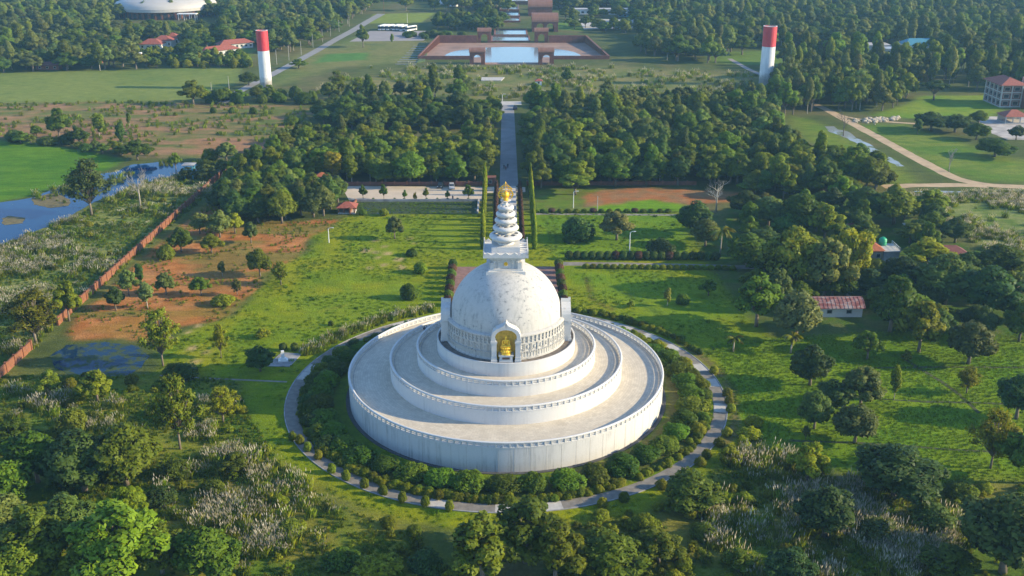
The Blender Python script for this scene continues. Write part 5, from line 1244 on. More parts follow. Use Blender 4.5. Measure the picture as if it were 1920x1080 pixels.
field('plumed_grass', WP((300, 900), (380, 850), (440, 838), (520, 855), (560, 900), (640, 960), (620, 1030), (560, 1090), (440, 1080), (380, 1000), (300, 960)), .75, [T_KANS, T_KANS2, T_KANS3], [2, 2, 3], .8, 1.2, notpath(clumpy(5, .50, .72, 14)), seed=5)
field('plumed_grass', WP((-100, 720), (120, 740), (300, 770), (470, 720), (470, 780), (400, 830), (200, 810), (0, 790)), .95, [T_KANS, T_KANS2, T_KANS3], [2, 2, 3], .7, 1.1, notpath(clumpy(6, .5, .62, 15)), seed=6)
field('wild_grass', PZ_WILD_R, .62, [T_WILD, T_WILD2], [2, 4], .3, .75, notpath(clumpy(7, .32, .6, 17)), seed=7)
field('plumed_grass', WP((1340, 880), (1420, 840), (1480, 855), (1560, 890), (1700, 925), (1840, 1000), (1840, 1100), (1340, 1100), (1320, 980)), .72, [T_KANS, T_KANS2, T_KANS3], [2, 2, 3], .8, 1.25, notpath(clumpy(5, .48, .70, 18)), seed=8)
field('rice_crop', PZ_RICE, .75, [T_RICE], [1], .45, .75, clumpy(3, .2, .5, 51), seed=9)
for k, C in enumerate((WP((1560, 742), (1700, 752), (1840, 756), (2000, 760)), WP((1688, 668), (1740, 700), (1800, 735), (1835, 775)), WP((1480, 826), (1640, 832), (1800, 845), (1960, 850)), WP((1620, 690), (1760, 688), (1950, 690)))): ribbon('field_bund', C, .7, .03, simple('bund_soil', (.05, .065, .015), .95, .4), rag=.6, seed=60 + k)
field('lawn_tufts', PZ_LAWN, 1.2, [T_LAWN, T_WILD2], [40, 1], .7, 1.3, lambda x, y: (np.hypot(x, y) > 42.3) * clumpy(8, .35, .6, 22)(x, y) * ~((np.abs(x) < 13.5) & (y > 30) & (y < 75)) * ~((np.abs(x - .8) < 3.2) & (y > 70)) * ~((x > 10) & (np.abs(y - 71.5) < 2.6)), seed=10)
field('undergrowth', PZ_WILD_L, 3.0, und, [3, 2], .16, .34, notpath(clumpy(8, .45, .7, 25)), seed=11)
field('undergrowth', PZ_WILD_R, 2.6, und, [3, 2], .16, .36, notpath(clumpy(8, .42, .66, 26)), seed=12)
field('undergrowth', PZ_MEADOW, 4.5, und, [2, 1], .14, .30, clumpy(14, .5, .7, 27), seed=13)
field('undergrowth', WP((1090, 975), (1340, 950), (1340, 1090), (1090, 1090)), 2.2, und, [3, 1], .18, .36, notpath(clumpy(6, .3, .6, 28)), seed=14)
ringf = lambda a0, a1: [(37.6 * math.cos(a), 37.6 * math.sin(a)) for a in np.linspace(math.radians(a0), math.radians(a1), 30)] + [(38.9 * math.cos(a), 38.9 * math.sin(a)) for a in np.linspace(math.radians(a1), math.radians(a0), 30)]
low = [PROTO['B3'][2], PROTO['B1'][2]]
field('ring_hedge', ringf(205, 272), .75, low, [2, 1], .15, .24, seed=15); field('ring_hedge', ringf(278, 300), .8, low, [3, 1], .14, .23, seed=16); field('ring_hedge', ringf(303, 345), .9, low, [3, 1], .12, .2, seed=17)
field('ring_hedge', ringf(150, 200), .9, low, [1, 2], .14, .22, seed=18); field('ring_hedge', ringf(0, 150), 1.2, low, [1, 1], .14, .2, seed=19)
OUTR = lambda a0, a1, r0, r1: [(r0 * math.cos(a), r0 * math.sin(a)) for a in np.linspace(math.radians(a0), math.radians(a1), 30)] + [(r1 * math.cos(a), r1 * math.sin(a)) for a in np.linspace(math.radians(a1), math.radians(a0), 30)]
field('reed_bank', OUTR(112, 158, 42.8, 46), .8, [T_KANS, PROTO['B3'][2], T_WILD], [1, 0, 2], .7, 1.1, seed=20)
field('reed_bank', OUTR(22, 70, 42.8, 44.5), 1.1, low, [2, 1], .14, .25, seed=21)
field('river_reeds', WP((60, 355), (210, 330), (260, 318), (225, 350), (190, 372), (90, 400), (70, 380)), 1.6, [T_WILD, T_KANS3], [3, 1], .7, 1.2, clumpy(7, .50, .62, 61), seed=30)
field('river_reeds', WP((300, 300), (410, 306), (410, 312), (300, 312)), 1.4, [T_WILD], [1], .8, 1.3, clumpy(7, .45, .6, 62), seed=31)
field('field_scrub', PZ_DRY, 3.4, [T_WILD, PROTO['A1'][2]], [6, 0], 1.0, 1.8, clumpy(12, .4, .6, 31), seed=22)
field('field_scrub', WP((590, 175), (700, 125), (1150, 128), (1420, 140), (1420, 178), (980, 186), (600, 178)), 3.2, [T_WILD, T_KANS], [3, 2], 1.0, 1.8, clumpy(12, .42, .6, 32), seed=23)
field('lotus_leaves', WP((668, 380), (884, 380), (880, 400), (655, 400)), .9, [T_LAWN], [1], .6, 1.2, clumpy(5, .35, .5, 33), seed=24, z=.04)
field('plot_scrub', PZ_PLOT, 1.5, [T_WILD], [1], .35, .8, clumpy(6, .42, .6, 34), seed=25)

# ------------------------------------------------------------------ brick wall on the left
def brick_fence():
    T = thing('brick_wall', 'long orange brick boundary wall with square piers running between plumed meadow and brown plot', 'wall', (0, 0, 0))
    T2 = thing('brick_wall', 'short near piece of orange brick boundary wall at the left edge beside the weedy pond', 'wall', (0, 0, 0))
    for root, ya, yb in ((T, 33, 176), (T2, 2, 20)):
        n = int((yb - ya) / 3.1); d = (yb - ya) / n
        pm = MB().box(-.11, .11, -d / 2 + .2, d / 2 - .2, 0, 1.85).box(-.17, .17, -d / 2 + .2, d / 2 - .2, 1.85, 1.97).mesh('wall_panel', M_BRICKO)
        qm = MB().box(-.22, .22, -.22, .22, 0, 2.1).box(-.28, .28, -.28, .28, 2.1, 2.22).mesh('pier', M_BRICKO)
        def X(y): return -99.5 + 4.6 * (y - 5) / 170
        for i in range(n + 1):
            y = ya + i * d
            o = obj('pier', qm, root, (X(y), y, 0))
            if i < n: obj('wall_panel', pm, root, (X(y + d / 2), y + d / 2, 0))
brick_fence()

# ------------------------------------------------------------------ houses
def hip(mb, x0, x1, y0, y1, z, h, ov=.5, ridge=None):
    x0 -= ov; x1 += ov; y0 -= ov; y1 += ov; dx, dy = x1 - x0, y1 - y0; r = (min(dx, dy) / 2 if ridge is None else ridge)
    if dx >= dy: a, b = (x0 + r, (y0 + y1) / 2, z + h), (x1 - r, (y0 + y1) / 2, z + h)
    else: a, b = ((x0 + x1) / 2, y0 + r, z + h), ((x0 + x1) / 2, y1 - r, z + h)
    v = [(x0, y0, z), (x1, y0, z), (x1, y1, z), (x0, y1, z), a, b, (x0, y0, z - .12), (x1, y0, z - .12), (x1, y1, z - .12), (x0, y1, z - .12)]
    if dx >= dy: f = [(0, 1, 5, 4), (1, 2, 5), (2, 3, 4, 5), (3, 0, 4)]
    else: f = [(0, 1, 4), (1, 2, 5, 4), (2, 3, 5), (3, 0, 4, 5)]
    f += [(6, 7, 1, 0), (7, 8, 2, 1), (8, 9, 3, 2), (9, 6, 0, 3), (9, 8, 7, 6)]
    mb.add(v, f)
def window(parent, x, y, z, w, h, axis='y', frame=M_CONC, pane=M_GLASS, out=-1):
    """window on a wall facing -y (axis y) or -x (axis x)"""
    m = MB(); t = .12
    def B(a0, a1, d0, d1, z0, z1):
        if axis == 'y': m.box(x + a0, x + a1, y + min(d0 * out, d1 * out), y + max(d0 * out, d1 * out), z + z0, z + z1)
        else: m.box(x + min(d0 * out, d1 * out), x + max(d0 * out, d1 * out), y + a0, y + a1, z + z0, z + z1)
    B(-w / 2 - t, -w / 2, 0, .06, -t, h + t); B(w / 2, w / 2 + t, 0, .06, -t, h + t); B(-w / 2, w / 2, 0, .06, -t, 0); B(-w / 2, w / 2, 0, .06, h, h + t)
    o = m.build('window', frame, parent)
    m = MB(); B(-w / 2, w / 2, 0, .02, 0, h); m.build('pane', pane, o)
    return o
def tiled_house(label, cx, cy, sx, sy, wall_h, roof_h, wallm, roofm, rz=0, wins=3, name='house', cat='house', group=None, ridge_parts=True):
    t = thing(name, label, cat, (cx, cy, 0), rz, group)
    MB().box(-sx / 2, sx / 2, -sy / 2, sy / 2, 0, wall_h).build('wall', wallm, t)
    r = MB(); hip(r, -sx / 2, sx / 2, -sy / 2, sy / 2, wall_h, roof_h); ro = r.build('roof', roofm, t)
    for i in range(wins): window(t, -sx / 2 + sx * (i + .5) / wins, -sy / 2, wall_h * .35, min(1.1, sx / wins * .4), wall_h * .35)
    return t
# long white house by the paddy
def white_house():
    x0, x1 = 66.2, 80.0; y0 = 36.6; y1 = 42.0; t = thing('long_house', 'long low white house with rusty corrugated roof at the edge of the paddy', 'house', (0, 0, 0))
    MB().box(x0, x1, y0, y1, 0, 2.25).build('wall', M_WHITE, t)
    r = MB(); prof = [(-.5, 2.2), (1.2, 3.35), (2.7, 3.75), (4.2, 3.35), (5.9, 2.2)]
    for k in range(4):
        (a, za), (b, zb) = prof[k], prof[k + 1]
        r.add([(x0 - .5, y0 + a, za), (x1 + .5, y0 + a, za), (x1 + .5 - .5 * (k in (0, 3)) * 0, y0 + b, zb), (x0 - .5, y0 + b, zb), (x0 - .5, y0 + a, za + .08), (x1 + .5, y0 + a, za + .08), (x1 + .5, y0 + b, zb + .08), (x0 - .5, y0 + b, zb + .08)],
              [(3, 2, 1, 0), (4, 5, 6, 7), (0, 1, 5, 4), (1, 2, 6, 5), (2, 3, 7, 6), (3, 0, 4, 7)])
    ro = r.build('roof', M_RUST, t)
    sh = MB().box(-.05, .05, 0, 1, 0, .1)
    for k in range(17):
        m = MB(); xx = x0 - .4 + k * (x1 - x0 + .8) / 16
        for q in range(2):
            (a, za), (b, zb) = prof[q], prof[q + 1]; m.add([(xx - .05, y0 + a, za + .08), (xx + .05, y0 + a, za + .08), (xx + .05, y0 + b, zb + .08), (xx - .05, y0 + b, zb + .08), (xx - .05, y0 + a, za + .15), (xx + .05, y0 + a, za + .15), (xx + .05, y0 + b, zb + .15), (xx - .05, y0 + b, zb + .15)], [(4, 5, 6, 7), (0, 1, 5, 4), (1, 2, 6, 5), (2, 3, 7, 6), (3, 0, 4, 7)])
        m.build('roof_seam', M_RUST, ro)
    g = MB(); g.add([(x0 - .02, y0, 2.2), (x0 - .02, y1, 2.2), (x0 - .02, y0 + 2.7, 3.7)], [(0, 1, 2)]); g.add([(x1 + .02, y0, 2.2), (x1 + .02, y0 + 2.7, 3.7), (x1 + .02, y1, 2.2)], [(0, 1, 2)]); g.build('gable', simple('orange_gable', (.5, .13, .04)), t)
    for i, x in enumerate((68.6, 72.6, 77.0)): window(t, x, y0, .95, 1.05, .8, pane=M_DARK)
    MB().box(80.6, 80.9, 44, 50, 0, .5).build('low_wall', M_CONC, t)
white_house()
a, b = W(1640, 492)
def tank_house():
    t = thing('tile_roof_house', 'house with orange tiled hip roof and flat concrete terrace in the village grove', 'house', (a - .3, b + 1.5, 0))
    MB().box(-4.4, 2.4, -1.0, 5.0, 0, 3.0).build('wall', simple('ochre_wall', (.32, .27, .20)), t)
    r = MB(); hip(r, -4.4, 2.4, -1.0, 5.0, 3.05, 2.1, .5); ro = r.build('roof', M_TILEO, t)
    MB().box(2.45, 6.4, -1.6, 4.4, 0, 2.9).build('terrace_wall', M_CONCD, t)
    MB().box(2.3, 6.6, -1.8, 4.6, 2.9, 3.1).build('terrace_roof', M_CONC, t)
    m = MB()
    for k in range(5): m.box(6.3, 6.36, -1.7 + k * 1.5, -1.64 + k * 1.5, 3.1, 4.0)
    m.box(6.3, 6.36, -1.7, 4.4, 3.95, 4.02).box(6.3, 6.36, -1.7, 4.4, 3.5, 3.55).build('railing', M_PAINTW, t)
    for x in (-3.2, -1.0, 1.2): window(t, x, -1.0, 1.1, .9, 1.0)
    # slender rows of roof tiles
    k = thing('water_tank', 'green plastic water tank with lid on the concrete terrace beside the orange roof', 'water tank', (a + 3.3, b + 5.0, 3.1))
    edge_smooth(MB().lathe([(0, 0), (.95, 0), (1.0, .08), (1.0, .4), (1.04, .45), (1.0, .5), (1.0, .95), (1.04, 1.0), (1.0, 1.05), (1.0, 1.5), (.75, 1.85), (.35, 2.0), (.3, 2.0)], 24).build('tank_body', M_GREENT, k))
    MB().lathe([(.34, 1.98), (.36, 2.12), (0, 2.16)], 16).build('tank_lid', M_GREENT, k)
tank_house()
a, b = W(1782, 498); tiled_house('house with dark red tiled hip roof at the right of the village grove', a, b + 2.5, 9.5, 6.0, 2.6, 2.1, M_WHITE, M_TILED, name='tile_roof_house')
a, b = W(1712, 438); tiled_house('small pale outbuilding with flat-looking roof behind the village grove', a, b + 1, 3.6, 3, 2.2, .5, M_CONC, M_CONC, wins=2, name='outbuilding', cat='outbuilding')
a, b = W(1735, 462); tiled_house('tiny shed with blue sheet roof between the two tiled roofs', a, b + .5, 2.2, 2, 2.0, .35, M_CONCD, M_BLUE, wins=1, name='shed', cat='shed')
a, b = W(1635, 536); tiled_house('low grey house half hidden below the orange tiled roof', a, b + 1, 5.5, 3.5, 2.0, .6, M_CONCD, M_CONCD, wins=2, name='low_house')
a, b = W(1608, 442); tiled_house('brick outbuilding with dark brown roof behind the bamboo clump', a, b + 1, 7, 4, 2.2, 1.3, M_BRICK, M_TILED, wins=2, name='outbuilding', cat='outbuilding')
a, b = W(603, 350); tiled_house('small orange roofed hut in the trees behind the dark grove', a, b + 1, 3.0, 3, 3.6, 1.0, M_BRICKO, M_TILEO, wins=1, name='hut', cat='hut')
# far red-roofed houses on the left
for (px, py, sx, sy, h, lab) in ((283, 93, 13, 9, 3.2, 'leftmost red hip-roofed house in the trees below the stadium'), (305, 89, 11, 8, 4.0, 'middle red hip-roofed house in the trees below the stadium'), (322, 85, 9, 8, 4.4, 'right red hip-roofed house in the trees below the stadium')):
    a, b = W(px, py); tiled_house(lab, a, b + sy / 2, sx, sy, h, 2.8, M_WHITE, M_TILE, wins=4, name='red_roof_house')
def wing(px, py, L, ang, lab):
    a, b = W(px, py); t = thing('long_wing', lab, 'house', (a, b + 4, 0), ang)
    MB().box(-L / 2, L / 2, -3.5, 3.5, 0, 3.2).build('wall', M_WHITE, t); r = MB(); hip(r, -L / 2, L / 2, -3.5, 3.5, 3.2, 2.2, .8); r.build('roof', M_TILE, t)
    for k in range(7): window(t, -L / 2 + L * (k + .5) / 7, -3.5, 1.0, 1.2, 1.2)
wing(407, 105, 22, .75, 'near long wing with red roof left of the left striped tower'); wing(438, 92, 20, .62, 'far long wing with red roof left of the left striped tower')
a, b = W(352, 84); tiled_house('low red roofed veranda between the hip-roofed houses and long wings', a, b + 2, 14, 5, 2.6, 1.2, M_WHITE, M_TILE, wins=5, name='veranda', cat='veranda')
for px, py, hh, lab in ((190, 118, 4, 'red garden pillar at the rim of the far left forest'), (265, 117, 5, 'tall red garden pillar below the hip-roofed houses'), (359, 117, 3.5, 'small red garden pillar below the long wings')):
    a, b = W(px, py); t = thing('gate_pillar', lab, 'pillar', (a, b, 0)); MB().boxr(0, 0, 0, 1.6, 1.6, hh, 0, .85).build('shaft', M_BRICKO, t); MB().boxr(0, 0, hh, 2.0, 2.0, .5, 0, .5).build('cap', M_PAINTW, t)
a, b = W(90, 131); tiled_house('dark red shed half hidden at the rim of the far left forest', a, b + 2, 12, 5, 2.6, 1.4, M_BRICK, M_TILED, wins=3, name='shed', cat='shed')
# pavilion by the lotus pond
def pavilion(name, lab, px, py, sx, sy, h, rh, roof, walls, posts=4):
    a, b = W(px, py); t = thing(name, lab, 'pavilion', (a, b + sy / 2, 0)); me = MB().boxr(0, 0, 0, .35, .35, h).mesh('post', walls)
    for i in range(posts):
        for s in (-1, 1): obj('post', me, t, (-sx / 2 + sx * i / (posts - 1), s * sy / 2, 0))
    MB().box(-sx / 2 - .2, sx / 2 + .2, -sy / 2 - .2, sy / 2 + .2, 0, .4).build('floor_slab', M_CONC, t)
    MB().box(-sx / 2, sx / 2, sy / 2 - .1, sy / 2 + .02, .4, h).build('back_wall', walls, t)
    r = MB(); hip(r, -sx / 2, sx / 2, -sy / 2, sy / 2, h, rh, .7); r.build('roof', roof, t); return t
pavilion('garden_pavilion', 'small pavilion with red hip roof at the left end of the lotus pond', 650, 401, 4.6, 3.6, 2.0, 1.3, M_TILE, M_BRICKO)
pavilion('porch_pavilion', 'open porch pavilion with red hip roof before the brick building on the right', 1905, 232, 9, 7, 3.0, 2.2, M_TILE, M_CONC)
a, b = W(871, 350); 
def gatehouse():
    a, b = W(928, 349); t = thing('gatehouse', 'small red brick gatehouse where the straight road meets the pale plaza', 'gatehouse', (a - 1.5, b + 1.5, 0))
    MB().box(-1.6, 1.6, -1.2, 1.2, 0, 2.6).build('wall', M_BRICK, t); MB().box(-1.9, 1.9, -1.5, 1.5, 2.6, 2.8).build('roof', M_BRICK, t); window(t, 0, -1.2, 1.0, .9, .9)
gatehouse()
def posts_wall():
    # low brick boundary behind the plaza
    t = thing('plaza_wall', 'low dark brick boundary wall under the trees behind the pale plaza', 'wall', (0, 0, 0))
    for x0, x1 in ((-52, -4.5), (7, 62)):
        MB().box(x0, x1, 148.3, 148.6, 0, 1.3).build('wall_length', M_BRICK, t)
        me = MB().box(-.22, .22, 148.2, 148.7, 0, 1.6).mesh('pier', M_BRICKO)
        for k in range(int((x1 - x0) / 4) + 1): obj('pier', me, t, (x0 + k * 4, 0, 0))
posts_wall()
# lotus pond kerb
def pond_kerb():
    t = thing('pond_wall', 'low stone wall around the lotus pond', 'wall', (0, 0, 0))
    (xa, ya), (xb, yb) = W(655, 378), W(896, 378)
    MB().box(xa, xb, ya - .1, ya + .35, 0, .75).build('north_length', M_CONCD, t); MB().box(xb, xb + .5, W(0, 402)[1], ya + .35, 0, .7).build('end_length', M_CONC, t)
    m = MB(); x1, y1 = W(667, 378); x0, y0 = W(655, 403)
    m.extrude([(0, 0), (1, 0), (1, .8), (0, 2.2)], lambda u, z: (x0 + (x1 - x0) * u, y0 + (y1 - y0) * u, z), lambda u, z: (x0 + .35 + (x1 - x0) * u, y0 + (y1 - y0) * u, z)); m.build('ramp_wall', M_BRICKO, t)
pond_kerb()
def stairs():
    t = thing('stairway', 'pale stairs on the central walk behind the spire', 'stairs', (1.0, 118, 0))
    for k in range(8): MB().box(-2.2, 2.2, -4 + k * 1.1, -4 + k * 1.1 + 1.1, 0, .12 + .12 * k).build('step', M_CONC, t)
    MB().box(-2.2, 2.2, 4.8, 26, 0, 1.08).build('landing', M_CONC, t)
stairs()
def monument():
    a, b = W(531, 677); p = tag(MB().prism(WP((500, 687), (543, 688), (566, 664), (528, 661)), 0.0, .1).build('monument_pad', M_CONCD), kind='structure')
    t = thing('monument', 'small white stepped monument with upright slab on a paved pad left of the ring path', 'monument', (a, b, .1), .2)
    MB().box(-.95, .95, -.65, .65, 0, .3).build('base_step', M_PAINTW, t); MB().box(-.65, .65, -.45, .45, .3, .6).build('upper_step', M_PAINTW, t); MB().boxr(0, 0, .6, .7, .5, 1.6, 0, .85).build('shaft', M_PAINTW, t)
monument()

# ------------------------------------------------------------------ striped water towers
def water_tower(x, y, R, H, lab, tank=None):
    t = thing('water_tower', lab, 'tower', (x, y, 0)); zr = H * .66
    edge_smooth(MB().lathe([(R * 1.04, 0), (R * 1.03, H * .22), (R, zr)], 40).build('lower_shaft', M_TOWER, t), 80)
    edge_smooth(MB().lathe([(R * 1.02, zr), (R * 1.02, H), (R * .9, H), (R * .9, H - .3)], 40).build('upper_band', M_PAINTR, t))
    MB().lathe([(R * .9, H - .3), (0, H - .3)], 40).build('tower_cap', M_CONC, t)
    MB().lathe([(R * 1.02, H), (R * 1.05, H + .12), (R * .9, H + .14)], 40).build('top_rim', M_PAINTW, t)
    for k in range(5): MB().lathe([(R * 1.035, zr * (k + 1) / 6), (R * 1.045, zr * (k + 1) / 6 + .05), (R * 1.03, zr * (k + 1) / 6 + .1)], 40).build('ring_joint', M_TOWER, t)
def tower_mat():
    m, nt, b = newmat('tower_plaster'); v = coords(nt); sx = N(nt, 'ShaderNodeSeparateXYZ'); nt.links.new(v, sx.inputs[0])
    n = noise(nt, v, .5, 5, .7); ad = N(nt, 'ShaderNodeMath', operation='MULTIPLY_ADD'); nt.links.new(n, ad.inputs[0]); ad.inputs[1].default_value = 7.0; nt.links.new(sx.outputs[2], ad.inputs[2])
    mr = N(nt, 'ShaderNodeMapRange'); nt.links.new(ad.outputs[0], mr.inputs[0]); mr.inputs[1].default_value = 6.5; mr.inputs[2].default_value = 9.5
    n2 = noise(nt, coords(nt, (1, 1, .1)), 1.2, 4); c = mix(nt, mr.outputs[0], (.30, .29, .27), (.74, .75, .76)); c = mix(nt, 1.0, c, ramp(nt, n2, [(.3, .8), (.7, 1.05)]), 'MULTIPLY')
    nt.links.new(c, b.inputs['Base Color']); return m
M_TOWER = tower_mat()
water_tower(-115.2, 324.5, 2.7, 27.5, 'red topped white round water tower beside the side road on the left')
water_tower(128.2, 335, 3.2, 28.0, 'red topped white round water tower at the edge of the right woods')
OCCD = 1

# ------------------------------------------------------------------ stadium
def stadium():
    R = 37.6; b = W(315, 38)[1]; a = W(315, project(0, b + R, 0)[1])[0]; t = thing('round_hall', 'huge round hall with shallow white dome roof above brick walls on the far left', 'hall', (a, b + R, 0))
    MB().lathe([(R - 2, 0), (R - 2, 5.2)], 72).build('wall', M_BRICK, t)
    MB().lathe([(R - 2, 5.2), (R + .2, 5.3), (R + .2, 7.4), (R - 1, 7.7)], 72).build('roof_rim', M_ROOFW, t)
    rf = MB().lathe([(R + .2, 7.4)] + [(R * math.cos(q) if q < 1.56 else .01, 7.5 + 9.5 * math.sin(q)) for q in np.linspace(0.02, math.pi / 2, 14)], 96).build('roof', M_ROOFW, t, True)
    me = MB().box(R - 2.1, R - 1.75, -1.0, 1.0, .3, 4.2).mesh('arched_opening', M_DARK); pi_ = MB().box(R - 2.2, R - 1.4, -.35, .35, 0, 5.4).mesh('wall_pier', M_BRICKO)
    for k in range(48):
        for me2, nm, off in ((me, 'arched_opening', 0), (pi_, 'wall_pier', .5)): obj(nm, me2, t).rotation_euler = (0, 0, 2 * math.pi * (k + off) / 48)
    e = thing('entrance_canopy', 'flat pale canopy on thin posts at the right front of the round hall', 'canopy', (a + 26, b + 2, 0)); MB().box(-7, 7, -3, 3, 4.2, 4.7).build('canopy_slab', M_PAINTW, e)
    me = MB().boxr(0, 0, 0, .3, .3, 4.2).mesh('post', M_PAINTW)
    for x in (-6, -2, 2, 6): 
        for y in (-2.5, 2.5): obj('post', me, e, (x, y, 0))
stadium()

# ------------------------------------------------------------------ brick basin with four gates
def vault_block(parent, w, d, wh, rh, ops, sh, brick=M_BRICK, prefix=''):
    """brick block with arched tunnels through it and a barrel vault on top"""
    m = MB(); xs = [-w / 2]
    for (cx, ow, oh) in ops:
        m.box(xs[-1], cx - ow / 2, -d / 2, d / 2, 0, wh); k = 10; r = ow / 2
        for i in range(k):
            x0, x1 = cx - r + ow * i / k, cx - r + ow * (i + 1) / k
            z = lambda x: oh - r + math.sqrt(max(0, r * r - (x - cx) ** 2)) * 1.05
            m.extrude([(x0, z(x0)), (x1, z(x1)), (x1, wh), (x0, wh)], lambda x, zz: (x, -d / 2, zz), lambda x, zz: (x, d / 2, zz))
        xs.append(cx + ow / 2)
    m.box(xs[-1], w / 2, -d / 2, d / 2, 0, wh); m.build('wall', brick, parent)
    r = MB(); pts = [(-d / 2 - .3, wh)] + [(-(d / 2 + .3) * math.cos(t), wh + rh * math.sin(t)) for t in np.linspace(0, math.pi, 14)][1:-1] + [(d / 2 + .3, wh)]
    r.extrude(pts, lambda y, z: (-w / 2 - .25, y, z), lambda y, z: (w / 2 + .25, y, z)); r.build('barrel_roof', simple('brown_vault', (.20, .095, .065), .8, .25, .5, stretch=(3, .3, .3)), parent)
    for (cx, ow, oh) in ops:
        a = MB(); R0, R1 = ow / 2, ow / 2 + .45; T = np.linspace(0, math.pi, 13)
        for i in range(12):
            q = [(cx + R0 * math.cos(T[i]), oh - R0 + R0 * 1.05 * math.sin(T[i])), (cx + R1 * math.cos(T[i]), oh - R0 + R1 * 1.05 * math.sin(T[i])), (cx + R1 * math.cos(T[i + 1]), oh - R0 + R1 * 1.05 * math.sin(T[i + 1])), (cx + R0 * math.cos(T[i + 1]), oh - R0 + R0 * 1.05 * math.sin(T[i + 1]))]
            a.extrude(q, lambda x, zz: (x, -d / 2 - .12, zz), lambda x, zz: (x, -d / 2 + .02, zz))
        a.build('arch_ring', M_BRICKO, parent)
for px, py, lab in ((895, 121, 'front left brick arch gate of the basin'), (1024, 121, 'front right brick arch gate of the basin'), (908, 80, 'back left brick arch gate of the basin'), (1015, 80, 'back right brick arch gate of the basin')):
    a, b = W(px, py); g = thing('arch_gate', lab + ' with barrel roof', 'gate', (a, b + 3, 0)); vault_block(g, 8.4, 6.5, 6.6, 2.2, [(0, 4.2, 5.2)], 1)
def basin():
    yf, yb, L, R_ = 416.0, 484.0, -49.5, 58.0
    t = thing('basin_wall', 'dark red brick wall enclosing the far half-round basin', 'wall', (0, 0, 0))
    MB().box(L, -19.6, yf, yf + .9, 0, 2.0).build('front_length', M_BRICK, t); MB().box(26.6, R_, yf, yf + .9, 0, 2.0).build('front_length', M_BRICK, t)
    MB().box(-42.3, -17.6, yb, yb + .9, 0, 4.6).build('back_length', M_BRICK, t); MB().box(27, 50, yb, yb + .9, 0, 4.6).build('back_length', M_BRICK, t)
    for xa, xb in ((L, -42.3), (R_, 50.0)):
        m = MB(); m.extrude([(0, 0), (1, 0), (1, 4.6), (0, 2.0)], lambda u, z: (xa + (xb - xa) * u, yf + .9 + (yb - yf - .9) * u, z), lambda u, z: (xa + 1.0 + (xb - xa) * u, yf + .9 + (yb - yf - .9) * u, z)); m.build('side_length', M_BRICK, t)
        me = MB().box(0, .5, -.35, .35, 0, 1).mesh('pilaster', M_BRICKO)
        for k in range(20):
            u = (k + .5) / 20; o = obj('pilaster', me, t, (xa + (xb - xa) * u + (1.0 if xa < 0 else -.5), yf + .9 + (yb - yf - .9) * u, 0)); o.scale = (1, 1, 1.9 + 2.6 * u)
    o = sheet('basin_floor', [(L + .5, yf + .9), (R_, yf + .9), (50, yb), (-42.3, yb)], .03, simple('basin_paving', (.26, .16, .12), .9, .35, .12))
    c, r = 4.3, 39.5; P = [(c + r * math.cos(q), 424 + 42 * math.sin(q) ** .8) for q in np.linspace(0, math.pi, 60)]
    sheet('basin_water', P, .05, M_CANAL); sheet('basin_water', [(-11.5, 405), (20, 405), (20, 440), (-11.5, 440)], .055, M_CANAL)
    sheet('basin_floor', [(-19.6, 398), (26.6, 398), (26.6, 417), (-19.6, 417)], .035, simple('basin_paving', (.26, .16, .12), .9, .35, .12))
    k = thing('water_kerb', 'low brick kerbs framing the long stepped canal beyond the basin', 'kerb', (0, 0, 0))
    for (x0, x1, y0, y1, z) in ((-8.2, 14.8, 488, 511, .35), (-6.5, 13.8, 516, 545, .6), (-3.4, 10, 592, 612, .7), (-3.2, 10, 622, 650, .9), (-3.4, 10, 664, 700, 1.1), (-3.2, 10, 716, 740, 1.2), (-3.2, 10, 760, 790, 1.3)):
        MB().box(x0 - 1, x1 + 1, y0 - 1.2, y0, 0, z + .6).build('kerb_front', M_BRICK, k); MB().box(x0 - 1, x0, y0, y1, 0, z + .5).build('kerb_side', M_BRICK, k); MB().box(x1, x1 + 1, y0, y1, 0, z + .5).build('kerb_side', M_BRICK, k)
        MB().box(x0 - 1, x1 + 1, y1, y1 + 1.0, 0, z + .6).build('kerb_back', M_BRICK, k)
        sheet('canal_water', [(x0, y0), (x1, y0), (x1, y1), (x0, y1)], z, M_CANAL)
    s = tag(MB().prism(WP((782, 118), (800, 86), (806, 86), (796, 116)), 0, .5).build('grass_bank', simple('bank_grass', (.06, .10, .03), .95, .4, .5)), kind='structure')
    for q in range(9): 
        (a0, b0), (a1, b1) = W(741 + q * 4.2, 121 - q * 4.2), W(765 + q * 4.2, 121 - q * 4.2)
        tag(MB().box(a0, a1 + 4, b0, b0 + 1.0, 0, .25).build('terrace_step', M_CONCD), kind='structure')
basin()
for px, py, w, lab in ((1022, 60, 17.5, 'nearer of the two brick vaulted halls right of the canal'), (1013, 30, 18, 'farther of the two brick vaulted halls right of the canal')):
    a, b = W(px, py); g = thing('vaulted_hall', lab + ' with brown barrel roof', 'hall', (a, b + 9, 0)); vault_block(g, w, 17 if py > 40 else 19, 6.5, 5.2, [(-3.4, 5.0, 5.4), (3.4, 5.0, 5.4)] if py > 40 else [], 1)
a, b = W(925, 152)
tag(MB().prism(WP((903, 146), (946, 146), (940, 152), (902, 152)), 0, .35).build('concrete_slab', M_CONC), 'pale concrete slab lying in the rough grass before the brick basin', 'slab')
a, b = W(1010, 160); bt = thing('booth', 'white booth with red roof standing in the rough grass before the brick basin', 'booth', (a, b + 1, 0))
MB().box(-1.5, 1.5, -1.2, 1.2, 0, 2.2).build('wall', M_PAINTW, bt); r_ = MB(); hip(r_, -1.5, 1.5, -1.2, 1.2, 2.2, .9, .5); r_.build('roof', M_TILE, bt); window(bt, 0, -1.2, .9, .8, .8)

